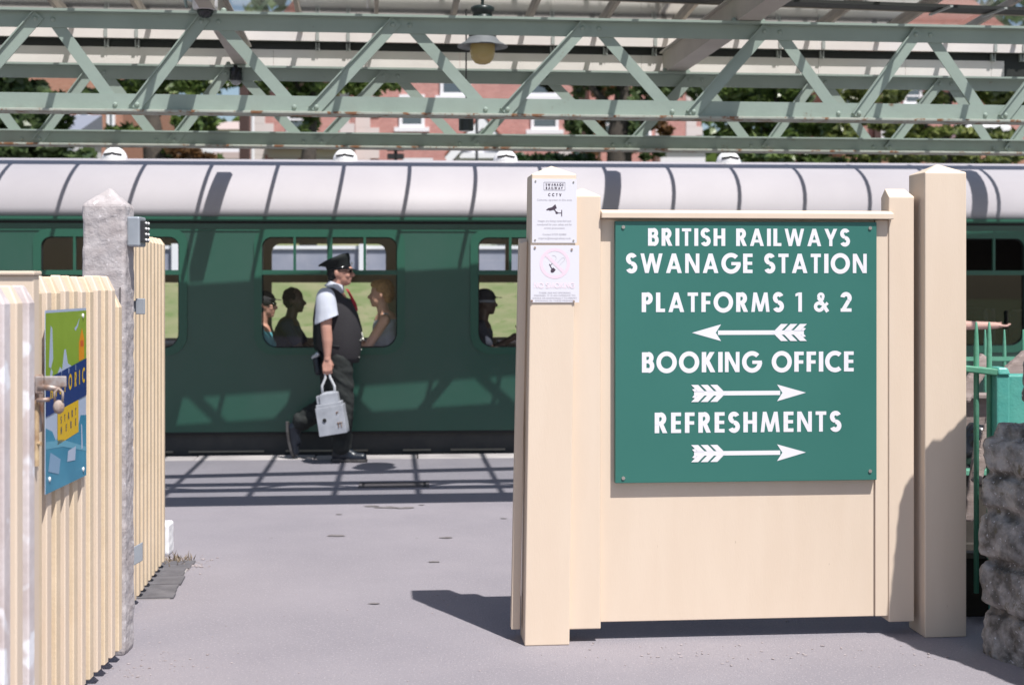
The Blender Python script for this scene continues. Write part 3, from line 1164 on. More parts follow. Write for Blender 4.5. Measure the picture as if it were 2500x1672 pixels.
patch('bird', POSTL, [(.68, .885), (.74, .90), (.82, .945), (.78, .90), (.72, .87)], 2)
patch('navy_band', POSTN, [(0, .42), (1, .48), (1, .70), (0, .625)], 4)
patch('yellow_panel', POSTY, [(.27, .245), (.79, .277), (.79, .465), (.27, .435)], 3)
patch('white_boat', POSTL, [(.5, .13), (.7, .12), (.72, .2), (.52, .19)], 4)
patch('white_pole', POSTL, [(.86, .17), (.9, .17), (.88, .31), (.85, .32)], 4)
patch('foam', mat('poster_foam', (.2, .33, .48), .35), [(.05, .12), (.3, .08), (.34, .16), (.1, .22)], 4)


def band(x, y, l): return Q(x, .505 + .06 * x + y, 5 * LY + l)
def ypan(x, y, l): return Q(x, .27 + .062 * (x - .27) + y, 5 * LY + l)


mb = MB()
write(mb, band, 'HISTORIC', .1, .95, .0, .085)
mb.build('lettering', POSTY, po)
mb = MB()
write(mb, lambda x, y, l: Q(x, .60 + .06 * x + y, 5 * LY + l), 'THE', .35, .72, 0, .03)
mb.build('lettering', POSTL, po)
mb = MB()
write(mb, ypan, 'START', .34, .72, .085, .125)
write(mb, ypan, 'HERE', .34, .72, .025, .065)
mb.build('lettering', POSTN, po)
for a, b in ((.9, .955), (.91, .045), (.08, .075)):
    mb = MB()
    mb.ell(Q(a, b, .002), .004, .009, .009, None, 10, 6)
    mb.build('screw', VENTW, po, smooth=True)

# whitened kerb stone beyond the far gate
mb = MB()
c = px(401, 1358, 8.32)
mb.box(None, c.x - .06, c.x + .025, c.y, c.y + .14, 0, .19)
tag(mb.build('marker_stone', VENTW, bevel=.02, remesh=.012, disp=lambda c, n: c + n * .003 * noise.noise(c * 25)), 'stubby whitewashed stone at the foot of the far gate', 'stone')

# ================================================================== CARRIAGE
car = thing('railway_carriage', FT(-.3, 1.4, -1.0), 'dark green passenger carriage with pale grey roof standing at the platform', 'carriage')
PITCH = 2.016
C0 = -1.708
ZB, ZE = .21, 2.195
WZ0, WZ1, WH = .98, 2.037, .639
FAR_DU = -.17


def rrect(c, hw, z0, z1, rb, rt, n=6):
    pts = []
    for (cx_, cz_, r, a0) in ((c + hw - rb, z0 + rb, rb, -90), (c + hw - rt, z1 - rt, rt, 0), (c - hw + rt, z1 - rt, rt, 90), (c - hw + rb, z0 + rb, rb, 180)):
        for i in range(n + 1):
            a = math.radians(a0 + 90 * i / n)
            pts.append((cx_ + r * math.cos(a), cz_ + r * math.sin(a)))
    return pts


def side(v, thick, du=0.0):
    """bodyside sheet with rounded window openings, as verts/faces"""
    bm = bmesh.new()
    for k in range(-4, 5):
        c = C0 + PITCH * k
        c += du
        outer = [(c - PITCH / 2, ZB), (c + PITCH / 2, ZB), (c + PITCH / 2, ZE), (c - PITCH / 2, ZE)]
        es = []
        for loop in (outer, rrect(c, WH, WZ0, WZ1, .15, .10)):
            vs = [bm.verts.new(FT(a, v, b)) for a, b in loop]
            es += [bm.edges.new((vs[i], vs[(i + 1) % len(vs)])) for i in range(len(vs))]
        bmesh.ops.triangle_fill(bm, use_beauty=True, use_dissolve=False, edges=es)
    bmesh.ops.remove_doubles(bm, verts=bm.verts, dist=1e-4)
    r = bmesh.ops.extrude_face_region(bm, geom=bm.faces[:])
    bmesh.ops.translate(bm, vec=FT.v * thick, verts=[e for e in r['geom'] if isinstance(e, bmesh.types.BMVert)])
    bm.verts.index_update()
    mb = MB()
    mb.add([x.co.copy() for x in bm.verts], [tuple(q.index for q in f.verts) for f in bm.faces])
    bm.free()
    return mb


side(0, .045).build('body_side', GREEN, car)
side(2.76, .04, FAR_DU).build('far_side', INTW, car)
UL, UR = C0 - PITCH * 4.5, C0 + PITCH * 4.5
# roof
n = 26
rings = []
for u in (UL, UR):
    ring = []
    for i in range(n + 1):
        a = PI * i / n
        ring.append(FT(u, 1.40 - 1.425 * math.cos(a), 2.20 + .655 * max(0, math.sin(a)) ** .92))
    rings.append(ring)
mb = MB()
mb.loft(rings)
mb.build('roof', ROOFG, car, smooth=False)
for o in children(car):
    if o.name.startswith('roof'):
        for p in o.data.polygons:
            p.use_smooth = len(p.vertices) == 4
mb = MB()
mb.box(FT, UL, UR, -.036, .0, 2.172, 2.197)
mb.box(FT, UL, UR, -.045, -.036, 2.186, 2.212)
mb.build('gutter_rail', GREEND, car)
mb = MB()
mb.box(FT, UL, UR, -.012, -.001, 2.150, 2.171)
mb.build('cantrail_shadow_groove', BLACKM, car)
mb = MB()
mb.box(FT, UL, UR, -.009, -.0005, 2.082, 2.094)
mb.build('rain_strip', GREEND, car)
# windows
for k in range(-4, 5):
    c = C0 + PITCH * k
    mb = MB()
    o_ = rrect(c, WH + .062, WZ0 - .055, WZ1 + .06, .19, .13)
    i_ = rrect(c, WH - .012, WZ0 + .012, WZ1 - .012, .14, .09)
    m_ = len(o_)
    for j in range(m_):
        j2 = (j + 1) % m_
        mb.prism([FT(o_[j][0], -.014, o_[j][1]), FT(o_[j2][0], -.014, o_[j2][1]), FT(i_[j2][0], -.014, i_[j2][1]), FT(i_[j][0], -.014, i_[j][1])], FT.v * .0125)
    mb.box(FT, c - WH + .013, c + WH - .013, -.020, .012, 1.672, 1.716)
    mb.box(FT, c - .024, c + .024, -.017, .012, 1.7165, WZ1 - .013)
    for s in (-1, 1):
        mb.box(FT, c + s * .325 - .012, c + s * .325 + .012, -.016, .012, 1.7165, WZ1 - .013)
    fr = mb.build('window', GREEND, car)
    mb = MB()
    lip = rrect(c, WH - .013, WZ0 + .013, WZ1 - .013, .139, .089)
    lip2 = rrect(c, WH - .022, WZ0 + .022, WZ1 - .022, .13, .08)
    for j in range(len(lip)):
        j2 = (j + 1) % len(lip)
        mb.prism([FT(lip[j][0], .004, lip[j][1]), FT(lip[j2][0], .004, lip[j2][1]), FT(lip2[j2][0], .004, lip2[j2][1]), FT(lip2[j][0], .004, lip2[j][1])], FT.v * .02)
    mb.build('gasket', BLACKM, fr)
    if k != 3:
        mb = MB()
        mb.poly([FT(a, .018, b) for a, b in rrect(c, WH, WZ0, WZ1, .15, .10)])
        mb.build('pane', GLASSW, fr)
    else:
        # this one has its sliding top light pushed open
        mb = MB()
        mb.box(FT, c - WH, c + WH, .017, .019, WZ0, 1.69)
        mb.box(FT, c - WH, c - .31, .017, .019, 1.7, WZ1)
        mb.build('pane', GLASSW, fr)
    # the far window: bar and surround
    mb = MB()
    c += FAR_DU
    mb.box(FT, c - WH, c + WH, 2.75, 2.82, 1.60, 1.72)
    mb.box(FT, c - .02, c + .02, 2.755, 2.815, 1.721, WZ1)
    mb.build('far_window_bar', INTW, car)
for k in (3, 4):  # added dark panels block the far windows so these openings read dark
    mb = MB()
    c = C0 + PITCH * k
    mb.box(FT, c - PITCH / 2 + .01, c + PITCH / 2 - .01, 2.70, 2.74, .26, 2.35)
    mb.build('window_blocker', mat('blocker_dark', (.03, .022, .018), .6), car)
# underframe
mb = MB()
mb.box(FT, UL, UR, .06, .20, -.02, .209)
mb.build('solebar', SOLE, car)
mb = MB()
mb.box(FT, UL, UR, -.004, .06, .186, .2085)
mb.build('body_skirt', BLACKM, car)
u = UL + .3
random.seed(5)
while u < UR - .5:
    L = random.uniform(.25, 1.2)
    mb = MB()
    mb.box(FT, u, u + L, .03, .058, .018, .034)
    mb.build('footboard', FOOTB, car)
    u += L + random.uniform(.1, .5)
mb = MB()
mb.box(FT, UL, UR, .3, 2.5, -.75, .18)
mb.build('underframe', BLACKM, car)
# inside
mb = MB()
mb.box(FT, UL, UR, .05, 2.75, .211, .25)
mb.build('floor', INTW, car)
mb = MB()
mb.box(FT, UL, UR, .06, 2.74, 2.36, 2.40)
mb.build('ceiling', INTC, car)
for u in (UL, UR - .04):
    mb = MB()
    mb.box(FT, u, u + .04, 0.05, 2.75, -.1, 2.3)
    mb.build('end_wall', GREEN, car)
seat0 = None
for k in range(-4, 5):
    c = C0 + PITCH * k
    for s in (-1, 1):
        for v0 in (.12, 1.72):
            mb = MB()
            ub = c + s * PITCH / 2
            mb.box(FT, ub - .07 if s > 0 else ub + .004, ub - .004 if s > 0 else ub + .07, v0, v0 + .95, .3, 1.32)
            mb.box(FT, ub - .52 if s > 0 else ub + .071, ub - .071 if s > 0 else ub + .52, v0, v0 + .95, .55, .70)
            mb.build('seat', SEATM, car, bevel=.03)
    for v0 in (.06, 1.75):
        mb = MB()
        mb.box(FT, c - .3, c + .3, v0, v0 + .9, .925, .955)
        mb.box(FT, c - .03, c + .03, v0 + .1, v0 + .16, .25, .924)
        mb.build('table', INTW, car, bevel=.006)
# roof vents
for X in (280, 843, 1234, 1778):
    a = 1.25
    v = 1.40 - 1.425 * math.cos(a)
    z = 2.20 + .655 * max(0, math.sin(a)) ** .92
    u = FT.u_of(X, v)
    mb = MB()
    cvt = FT(u, v, z - .015)
    r = Matrix.Rotation(FT.a, 3, 'Z')
    rings = []
    for i in range(7):
        q = PI / 2 * i / 6
        rr = .125 * math.cos(q) + .002
        zz = .135 * math.sin(q)
        rings.append([cvt + r @ Vector((rr * math.cos(2 * PI * j / 20), rr * math.sin(2 * PI * j / 20), zz)) for j in range(20)])
    mb.loft(rings)
    vt = mb.build('roof_vent', VENTW, car, smooth=True)
    mb = MB()
    for s in (-1, 1):
        pts = []
        for i in range(6):
            xx = s * (.0 + .085 * i / 5)
            zz = .062 - .012 * abs(i / 5 - .1) + (.008 if i == 0 else 0)
            yy = -math.sqrt(max(.0001, .131 ** 2 * (1 - (zz / .141) ** 2) - xx * xx))
            pts.append(cvt + r @ Vector((xx, yy, zz)))
        mb.tube(pts, .010, 6)
    mb.build('vent_slot', BLACKM, vt)
    mb = MB()
    mb.tube([cvt + Vector((0, 0, -.03)), cvt + Vector((0, 0, .012))], .135, 20)
    mb.build('vent_base', VENTW, vt)

# ================================================================== CANOPY
VR = (12.2 - 9.83) * FC.v.y


def girder(name, v0, tops, bots, zt, zb, label, shade_lip):
    """lattice girder; tops / bots are node positions along u"""
    g = thing(name, FC(0, v0, zb), label, 'girder', 'lattice girders under the canopy')
    u0, u1 = -6.2, 6.2
    mb = MB()
    mb.box(FC, u0, u1, v0, v0 + .012, zb + .018, zb + .128)
    if shade_lip:
        mb.box(FC, u0, u1, v0 - .062, v0 - .0005, zb + .116, zb + .128)  # added lip that keeps the chord face below it in shade
    mb.build('bottom_chord', TRUSS, g)
    mb = MB()
    mb.box(FC, u0, u1, v0 - .062, v0 + .13, zb, zb + .0178)
    mb.build('bottom_flange', TRUSSR, g, bevel=.003, bseg=1)
    mb = MB()
    mb.box(FC, u0, u1, v0, v0 + .012, zt - .118, zt - .016)
    mb.build('top_chord', TRUSS, g)
    mb = MB()
    mb.box(FC, u0, u1, v0 - .065, v0 + .13, zt - .0158, zt)
    mb.build('top_flange', TRUSS, g)
    zt1, zb1 = zt - .035, zb + .03
    for i, ut in enumerate(tops):
        for s in (-1, 1):
            # s=-1: brace from the foot on the left up to ut ('/'), s=1: '\'
            cand = [b for b in bots if (b - ut) * s > 0]
            if not cand:
                continue
            ub = min(cand, key=lambda b: abs(b - ut))
            a = FC(ut + s * .035, 0, zt1)
            b = FC(ub - s * .055, 0, zb1)
            d = (b - a).normalized()
            nn = d.cross(FC.v).normalized()
            if nn.z < 0:
                nn = -nn
            mb = MB()
            if s > 0:
                hw = .040
                q = [a - nn * hw, b - nn * hw, b + nn * hw, a + nn * hw]
                q = [p + FC.v * (v0 + .013) for p in q]
                mb.prism(q, FC.v * .010)
            else:
                hw = .043
                q = [a - nn * hw, b - nn * hw, b + nn * hw, a + nn * hw]
                q = [p + FC.v * (v0 - .012) for p in q]
                mb.prism(q, FC.v * .0115)
                q = [a + nn * (hw - .009), b + nn * (hw - .009), b + nn * hw, a + nn * hw]
                q = [p + FC.v * (v0 - .0325) for p in q]
                mb.prism(q, FC.v * .020)
            for c, off in ((a + d * .035, 0), (b - d * .03, 0)):
                mb.ell(c + FC.v * (v0 - (.014 if s < 0 else .002)), .017, .013, .017, None, 10, 6)
            mb.build('brace', TRUSS, g)
    return g


ft = [FC.u_of(x) for x in (-360, 108, 512, 980, 1442, 1885, 2253, 2620)]
fb = [FC.u_of(x) for x in (-120, 308, 745.5, 1212, 1667, 2071.5, 2429, 2800)]
rt = [FC.u_of(x, VR) for x in (-90, 237, 568, 954, 1322, 1698, 2000, 2308, 2590)]
rb = [FC.u_of(x, VR) for x in (-250, 75, 404, 763, 1144, 1517, 1854, 2152, 2444, 2700)]
girder('lattice_girder', 0, ft, fb, 3.425, 2.742, 'pale green lattice girder nearest the camera, its lower bar bright with sun', 0)
girder('lattice_girder', VR, rt, rb, 3.418, 2.738, 'dull green lattice girder behind the front one, hanging above the carriage', 1)

cano = thing('platform_canopy', FC(0, 1.5, 3.4), 'glazed platform canopy with cream valance boards above the green lattice girders', 'canopy')
V = lambda d_: (d_ - 9.83) * FC.v.y
U0, U1 = -6.6, 6.6
VA = V(12.33)
mb = MB()
mb.box(FC, U0, U1, VA, VA + .025, 3.664, 3.752)
mb.build('valance_board', BOARD, cano)
mb = MB()
uend = FC.u_of(2452, VA + .065)
u = U0
while u < uend:
    e = min(u + .80, uend)
    mb.box(FC, u + .0015, e - .0015, VA + .066, VA + .09, 3.40, 3.597)
    u = e
mb.build('valance_board', BOARD, cano)
mb = MB()
mb.box(FC, U0, U1, VA + .07, VA + .088, 3.5975, 3.663)  # dark band paints the shade in the recess between the boards
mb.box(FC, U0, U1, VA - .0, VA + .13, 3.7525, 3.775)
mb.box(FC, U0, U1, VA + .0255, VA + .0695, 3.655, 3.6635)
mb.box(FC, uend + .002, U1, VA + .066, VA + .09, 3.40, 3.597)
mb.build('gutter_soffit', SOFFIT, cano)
mb = MB()
mb.box(FC, U0, U1, VR + .132, VA + .062, 3.404, 3.414)  # hidden plate added to close the light gap in the shadow band
mb.build('shadow_fill_board', SOFFIT, cano)
# perforated bracket irons under the gutter
for X in (258, 333, 850, 775, 1350, 1480, 1600, 1905, 2010, 2430, 2500):
    u = FC.u_of(X, VA)
    mb = MB()
    x0 = .014
    for i in range(4):
        mb.box(FC, u - x0, u + x0, VA - .0 + .03 + i * .01, VA + .034 + i * .01, 3.600 + i * .015, 3.609 + i * .015)
    for s in (-1, 1):
        mb.box(FC, u + s * x0 - .004, u + s * x0 + .004, VA + .03, VA + .07, 3.59, 3.67)
    mb.box(FC, u - x0, u + x0, VA - .012, VA - .001, 3.668, 3.74)
    mb.build('bracket', mat('zinc_bracket', (.38, .40, .38), .5), cano)
# glass slope with bars
zg = lambda d_: 3.79 + (12.33 - d_) * .064
GA, GB = 8.95, 12.32
k0 = -10
for k in range(-10, 11):
    u = -.29 + .635 * k
    mb = MB()
    ring = []
    for d_ in (GA, GB):
        ring.append([FC(u - .016, V(d_), zg(d_) - .05), FC(u + .016, V(d_), zg(d_) - .05), FC(u + .016, V(d_), zg(d_) + .012), FC(u - .016, V(d_), zg(d_) + .012)])
    mb.loft(ring)
    mb.build('glazing_bar', BAR, cano)
    mb = MB()
    ring = []
    for d_, z in ((12.47, 3.79), (13.55, 4.04)):
        ring.append([FC(u - .014, V(d_), z - .04), FC(u + .014, V(d_), z - .04), FC(u + .014, V(d_), z + .012), FC(u - .014, V(d_), z + .012)])
    mb.loft(ring)
    mb.build('glazing_bar', BAR, cano)
    if k < 10:
        mb = MB()
        mb.poly([FC(u + .017, V(GA), zg(GA)), FC(u + .618, V(GA), zg(GA)), FC(u + .618, V(GB), zg(GB)), FC(u + .017, V(GB), zg(GB))])
        mb.build('glass_pane', GLASSR, cano)
mb = MB()
mb.box(FT, -7.2, 7.2, -.04, .19, 4.0, 4.035)  # unseen strip, placed and sized to shade the carriage roof ridge
mb.build('edge_shade_gutter', SOFFIT, cano)
mb = MB()
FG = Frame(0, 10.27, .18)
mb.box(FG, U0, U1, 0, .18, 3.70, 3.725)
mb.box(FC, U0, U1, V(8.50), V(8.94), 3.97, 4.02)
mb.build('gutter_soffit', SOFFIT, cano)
mb = MB()
mb.box(FG, U0, U1, .185, .20, 3.695, 3.76)
mb.build('valance_board', BAR, cano)
for X in (2290, 2420, 2530):
    u = FG.u_of(X, .1)
    mb = MB()
    mb.box(FG, u - .012, u + .012, -.12, .23, 3.68, 3.694)
    mb.build('bracket', mat('zinc_bracket', (.38, .40, .38), .5), cano)
# cross beams
for u in (-5.85, -2.06, 1.66, 5.25):
    mb = MB()
    w_ = .05 if u < 0 else .085
    mb.box(FC, u - w_, u + w_, V(8.5), VA - .005, 3.43, 3.60)
    mb.box(FC, u - w_ - .03, u + w_ + .03, V(8.5), VA - .005, 3.6005, 3.615)
    mb.build('cross_beam', BEAMC, cano)
    mb = MB()
    mb.box(FC, u - .062, u + .062, VA + .135, V(13.24), 3.78, 3.93)
    mb.build('cross_beam', BEAMC, cano)
    for vv in (0, VR):
        mb = MB()
        mb.box(FC, u - .12, u + .12, vv - .055, vv + .12, 3.4185 if vv else 3.4255, 3.4295)
        for s in (-1, 1):
            mb.ell(FC(u + s * .1, vv - .03, 3.435), .02, .02, .02, None, 8, 5)
        mb.build('bearing_plate', TRUSS, cano)
    mb = MB()
    mb.box(FC, u - .06, u + .06, -.003, -.001, 3.31, 3.40) if False else None

# pendant lamps
def lathe(mb, c, prof, seg=20, mi=0):
    mb.loft([[Vector((c.x + r * math.cos(2 * PI * j / seg), c.y + r * math.sin(2 * PI * j / seg), c.z + z)) for j in range(seg)] for r, z in prof], mi)


c = px(1178, 110, 10.8)
lp = thing('pendant_lamp', c + Vector((0, 0, .4)), 'pendant lamp with pale rimmed shade and yellowed glass globe behind the front girder', 'lamp', 'lamps under the canopy')
mb = MB()
lathe(mb, c, [(.075, .29), (.09, .28), (.09, .25), (.075, .24), (.075, .22), (.10, .19), (.105, .06), (.10, .04)])
mb.build('lamp_body', LANTG, lp, smooth=True)
mb = MB()
lathe(mb, c, [(.10, .06), (.115, .045), (.135, .02), (.19, -.01), (.192, -.018), (.13, .0), (.098, .02)])
mb.build('shade', LANTW, lp, smooth=True)
mb = MB()
lathe(mb, c, [(.094, .02), (.096, -.02), (.094, -.07), (.082, -.11), (.058, -.138), (.03, -.148), (.003, -.15)])
mb.build('globe', AMBER, lp, smooth=True)
mb = MB()
mb.tube([c + Vector((0, 0, .28)), c + Vector((0, 0, .5))], .012, 8)
mb.build('rod', LANTG, lp)
c = px(1138, 283, 11.2)
lp2 = thing('pendant_lamp', c + Vector((0, 0, .4)), 'dark unlit pendant lamp on a thin cord between the two girders', 'lamp', 'lamps under the canopy')
mb = MB()
lathe(mb, c, [(.03, .06), (.06, .03), (.16, .0), (.162, -.006), (.06, .0), (.02, .004)])
mb.build('shade', LANTG, lp2, smooth=True)
mb = MB()
lathe(mb, c, [(.058, .0), (.058, -.115), (.05, -.12), (.003, -.121)])
mb.build('globe', mat('dark_globe', (.03, .035, .035), .3), lp2)
mb = MB()
mb.tube([c + Vector((0, 0, .05)), c + Vector((0, 0, .84))], .006, 6)
mb.build('cord', BLACKM, lp2)

# cameras
c = px(501, 24, 9.55)
cm = thing('dome_camera', c + Vector((0, 0, .12)), 'white dome security camera with smoked bowl on the front girder', 'camera', 'dome cameras on the girders')
mb = MB()
lathe(mb, c, [(.06, .20), (.072, .17), (.083, .10), (.085, .02), (.08, .0), (.055, -.004)])
mb.build('housing', CAMW, cm, smooth=True)
mb = MB()
lathe(mb, c, [(.056, .0), (.054, -.02), (.042, -.045), (.022, -.055), (.002, -.058)])
mb.build('bowl', SMOKED, cm, smooth=True)
mb = MB()
mb.tube([c + Vector((-.02, .02, .19)), c + Vector((-.06, .2, .19))], .02, 8)
mb.tube([c + Vector((-.08, .02, .06)), c + Vector((-.15, .05, .09)), c + Vector((-.16, .15, .05))], .012, 8)
mb.build('bracket', STEEL, cm, smooth=True)
c = px(576, 196, 11.95)
cm2 = thing('dome_camera', c + Vector((0, 0, .05)), 'smaller dome camera with a pale rim under the rear girder', 'camera', 'dome cameras on the girders')
mb = MB()
lathe(mb, c, [(.05, .12), (.055, .01), (.056, -.004), (.045, -.006)])
mb.build('housing', SMOKED, cm2, smooth=True)
mb = MB()
lathe(mb, c, [(.045, -.004), (.04, -.025), (.02, -.04), (.002, -.043)])
mb.build('bowl', mat('clear_bowl', (.35, .35, .37), .1), cm2, smooth=True)

# ================================================================== PEOPLE
GY = 12.80


def G(x, z, dy=0.0):
    return Vector((x, GY + dy, z))


man = thing('person', G(-1.58, 0, 0), 'person walking in a peaked black cap and dark waistcoat, carrying a white lamp', 'person')
# --- body: head, neck, torso, arms and hands as one skin
mb = MB()
mb.ell(G(-1.552, 1.705), .098, .077, .112)
mb.ell(G(-1.512, 1.640), .068, .060, .070)
mb.ell(G(-1.487, 1.605), .038, .040, .028)              # chin
mb.ell(G(-1.462, 1.72), .03, .05, .03)                  # brow
mb.caps(G(-1.452, 1.70), G(-1.428, 1.668), .012, .017)  # nose
mb.ell(G(-1.440, 1.664), .014, .02, .011)
mb.ell(G(-1.452, 1.637), .014, .026, .007)              # lips
mb.ell(G(-1.455, 1.627), .012, .024, .007)
mb.ell(G(-1.505, 1.612), .05, .05, .03)
for sgn in (-1, 1):
    mb.ell(G(-1.478, 1.665, sgn * .042), .028, .022, .028)     # cheek
    mb.ell(G(-1.572, 1.685, sgn * .080), .020, .013, .034)     # ear
    mb.ell(G(-1.566, 1.664, sgn * .077), .012, .010, .016)
    mb.ell(G(-1.460, 1.697, sgn * .032), .013, .014, .011)     # eye
mb.caps(G(-1.615, 1.50), G(-1.560, 1.64), .066, .058)
mb.caps(G(-1.60, 1.44), G(-1.585, 1.0), .115, .14)
for sgn in (-1, 1):
    mb.caps(G(-1.62, 1.455), G(-1.645, 1.455, sgn * .185), .07, .062)
AX = .028
# right arm hanging with the lamp
mb.caps(G(-1.645, 1.455, -.195), G(-1.668 + AX, 1.205, -.25), .058, .050)
mb.caps(G(-1.668 + AX, 1.205, -.25), G(-1.657 + AX, 1.09, -.257), .050, .047)
mb.caps(G(-1.657 + AX, 1.09, -.257), G(-1.655 + AX, .955, -.262), .047, .031)
mb.caps(G(-1.655 + AX, .955, -.262), G(-1.656 + AX, .925, -.262), .030, .032)
# palm and five fingers closed on the lamp handle
for i in range(4):
    xx = -1.688 + AX + .0215 * i
    mb.caps(G(-1.664 + AX + .006 * i, .93, -.262), G(xx, .868, -.272), .019, .0145)
    k = (.0, .006, .004, -.004)[i]
    mb.caps(G(xx, .868, -.272), G(xx + .002, .825 - k, -.280), .0135, .0115)
    mb.caps(G(xx + .002, .825 - k, -.280), G(xx + .003, .800 - k, -.262), .0115, .0105)
    mb.caps(G(xx + .003, .800 - k, -.262), G(xx + .003, .806 - k, -.243), .0105, .0095)
mb.caps(G(-1.640 + AX, .915, -.255), G(-1.614 + AX, .872, -.240), .019, .014)
mb.caps(G(-1.614 + AX, .872, -.240), G(-1.620 + AX, .838, -.232), .0135, .0105)
# left arm swung a little forward, far side
mb.caps(G(-1.645, 1.455, .195), G(-1.60, 1.20, .245), .058, .050)
mb.caps(G(-1.60, 1.20, .245), G(-1.50, 1.02, .25), .048, .032)
for i in range(4):
    mb.caps(G(-1.495 + .004 * i, 1.0, .235 + .01 * i), G(-1.462 - .006 * i, .93 - .004 * i, .225 + .017 * i), .014, .009)
mb.caps(G(-1.495, 1.0, .235), G(-1.455, .965, .215), .014, .009)
mb.build('body', SKIN, man, remesh=.0065, smooth_it=2, smooth=True)
# hair at the nape
mb = MB()
mb.ell(G(-1.595, 1.69), .072, .079, .085)
mb.ell(G(-1.615, 1.645), .045, .066, .045)
mb.build('hair', mat('dark_hair', (.014, .012, .012), .7), man, smooth=True)
# sunglasses
mb = MB()
for sgn in (-1, 1):
    mb.ell(G(-1.448, 1.699, sgn * .033), .012, .028, .017)
    mb.caps(G(-1.462, 1.703, sgn * .064), G(-1.565, 1.703, sgn * .082), .004, .004)
mb.caps(G(-1.445, 1.703, -.02), G(-1.445, 1.703, .02), .004, .004)
mb.build('sunglasses', GLOSSB, man, smooth=True)
# cap
def ring(cx, cz, rx, ry, tilt, n=26):
    a = math.radians(tilt)
    return [G(cx + rx * math.cos(q) * math.cos(a), cz + rx * math.cos(q) * math.sin(a), ry * math.sin(q)) for q in [2 * PI * k / n for k in range(n)]]


mb = MB()
mb.loft([ring(-1.556, 1.715, .106, .086, 6), ring(-1.558, 1.722, .109, .089, 8), ring(-1.568, 1.762, .112, .092, 12), ring(-1.585, 1.785, .135, .118, 17),
         ring(-1.602, 1.800, .150, .135, 22), ring(-1.608, 1.812, .146, .132, 23), ring(-1.608, 1.822, .10, .09, 23), ring(-1.608, 1.824, .02, .02, 23)])
cap = mb.build('cap', CAPM, man, smooth=True)
mb = MB()
mb.loft([ring(-1.556, 1.713, .1085, .0885, 6), ring(-1.560, 1.738, .1115, .0915, 9)])
mb.build('cap_band', GLOSSB, cap, smooth=True)
mb = MB()
n = 14
v0, v1 = [], []
for k in range(n + 1):
    q = math.radians(-62 + 124 * k / n)
    v0.append(G(-1.556 + .108 * math.cos(q), 1.728, .088 * math.sin(q)))
    e = .055 * math.cos(q * 1.4) ** .7 if abs(q * 1.4) < PI / 2 else 0
    v1.append(G(-1.556 + (.108 + e) * math.cos(q), 1.728 - e * .38, (.088 + e * .4) * math.sin(q)))
for k in range(n):
    mb.prism([v0[k], v0[k + 1], v1[k + 1], v1[k]], (0, 0, .004))
mb.build('peak', GLOSSB, cap, smooth=False)
mb = MB()
mb.ell(G(-1.440, 1.772, -.012), .006, .014, .017)
mb.build('badge', CHAINM, cap, smooth=True)
# shirt: collar, yoke and sleeves
mb = MB()


def sring(cx, cz, rx, ry, tilt=0, n=22):
    return ring(cx, cz, rx, ry, tilt, n)


mb.loft([sring(-1.60, 1.535, .10, .10, -24), sring(-1.585, 1.575, .078, .075, -22), sring(-1.580, 1.598, .071, .068, -20)])
shirt = mb.build('shirt', SHIRT, man, smooth=True)
for sgn in (-1, 1):
    mb = MB()
    rings = []
    spec = [(-1.656, 1.556, .015, .015, .155), (-1.655, 1.545, .045, .042, .165), (-1.653, 1.520, .072, .066, .178), (-1.651, 1.475, .087, .080, .190), (-1.648, 1.42, .093, .082, .202),
            (-1.643, 1.36, .097, .082, .215), (-1.638, 1.31, .101, .077, .226), (-1.634, 1.268, .106, .080, .238), (-1.634, 1.270, .094, .070, .238), (-1.636, 1.32, .07, .055, .226)]
    n = 40
    for x_, z_, rx, ry, dy in spec:
        r_ = []
        for k in range(n):
            q = 2 * PI * k / n
            low = max(0, 1.42 - z_) / .15
            fold = 1 + .045 * low * math.sin(3 * q + 9 * z_) + .03 * low * math.sin(7 * q - 21 * z_) + .02 * noise.noise(Vector((3 * math.cos(q), 3 * math.sin(q), z_ * 14)))
            r_.append(G(x_ + rx * math.cos(q) * fold, z_ + .042 * math.cos(q) * low, sgn * dy + ry * math.sin(q) * fold))
        rings.append(r_)
    mb.loft(rings)
    ob = mb.build('sleeve', SHIRT, man, smooth=True)
    m = ob.modifiers.new('s', 'SUBSURF')
    m.levels = m.render_levels = 2
# vest
prof = [(.885, -1.745, -1.378, .175), (.93, -1.762, -1.372, .195), (1.0, -1.775, -1.358, .205), (1.10, -1.786, -1.350, .212), (1.18, -1.788, -1.351, .212),
        (1.28, -1.786, -1.372, .205), (1.38, -1.777, -1.408, .195), (1.45, -1.760, -1.445, .183), (1.505, -1.726, -1.488, .16), (1.54, -1.69, -1.515, .125), (1.555, -1.668, -1.53, .10)]
mb = MB()
n = 36
rings = []
for z, xb, xf, hy in prof:
    r_ = []
    for k in range(n):
        q = 2 * PI * k / n
        cx, sx = math.cos(q), math.sin(q)
        ex = abs(cx) ** .8 * (1 if cx > 0 else -1)
        ey = abs(sx) ** .85 * (1 if sx > 0 else -1)
        x = (xb + xf) / 2 + ex * (xf - xb) / 2
        # the front hem drops to a point, the back hem is higher
        zz = z
        if z < .95:
            zz = z + max(0, -cx) * .075 + max(0, .3 - cx) * .02
        if z > 1.5:
            zz = z - max(0, cx) * .05
        r_.append(G(x, zz, hy * ey))
    rings.append(r_)
mb.loft(rings)
nf_ = len(mb.f)
for i in range(nf_ - 2):
    k = i % n
    q = 2 * PI * (k + .5) / n
    x = math.cos(q)
    mb.mi[i] = 0 if x > -.42 else 1
ob = mb.build('waistcoat', [VEST, VESTB], man, smooth=True, disp=lambda c, n_: c + n_ * .006 * noise.noise(Vector((c.x * 8, c.y * 8, c.z * 13))))
mb = MB()
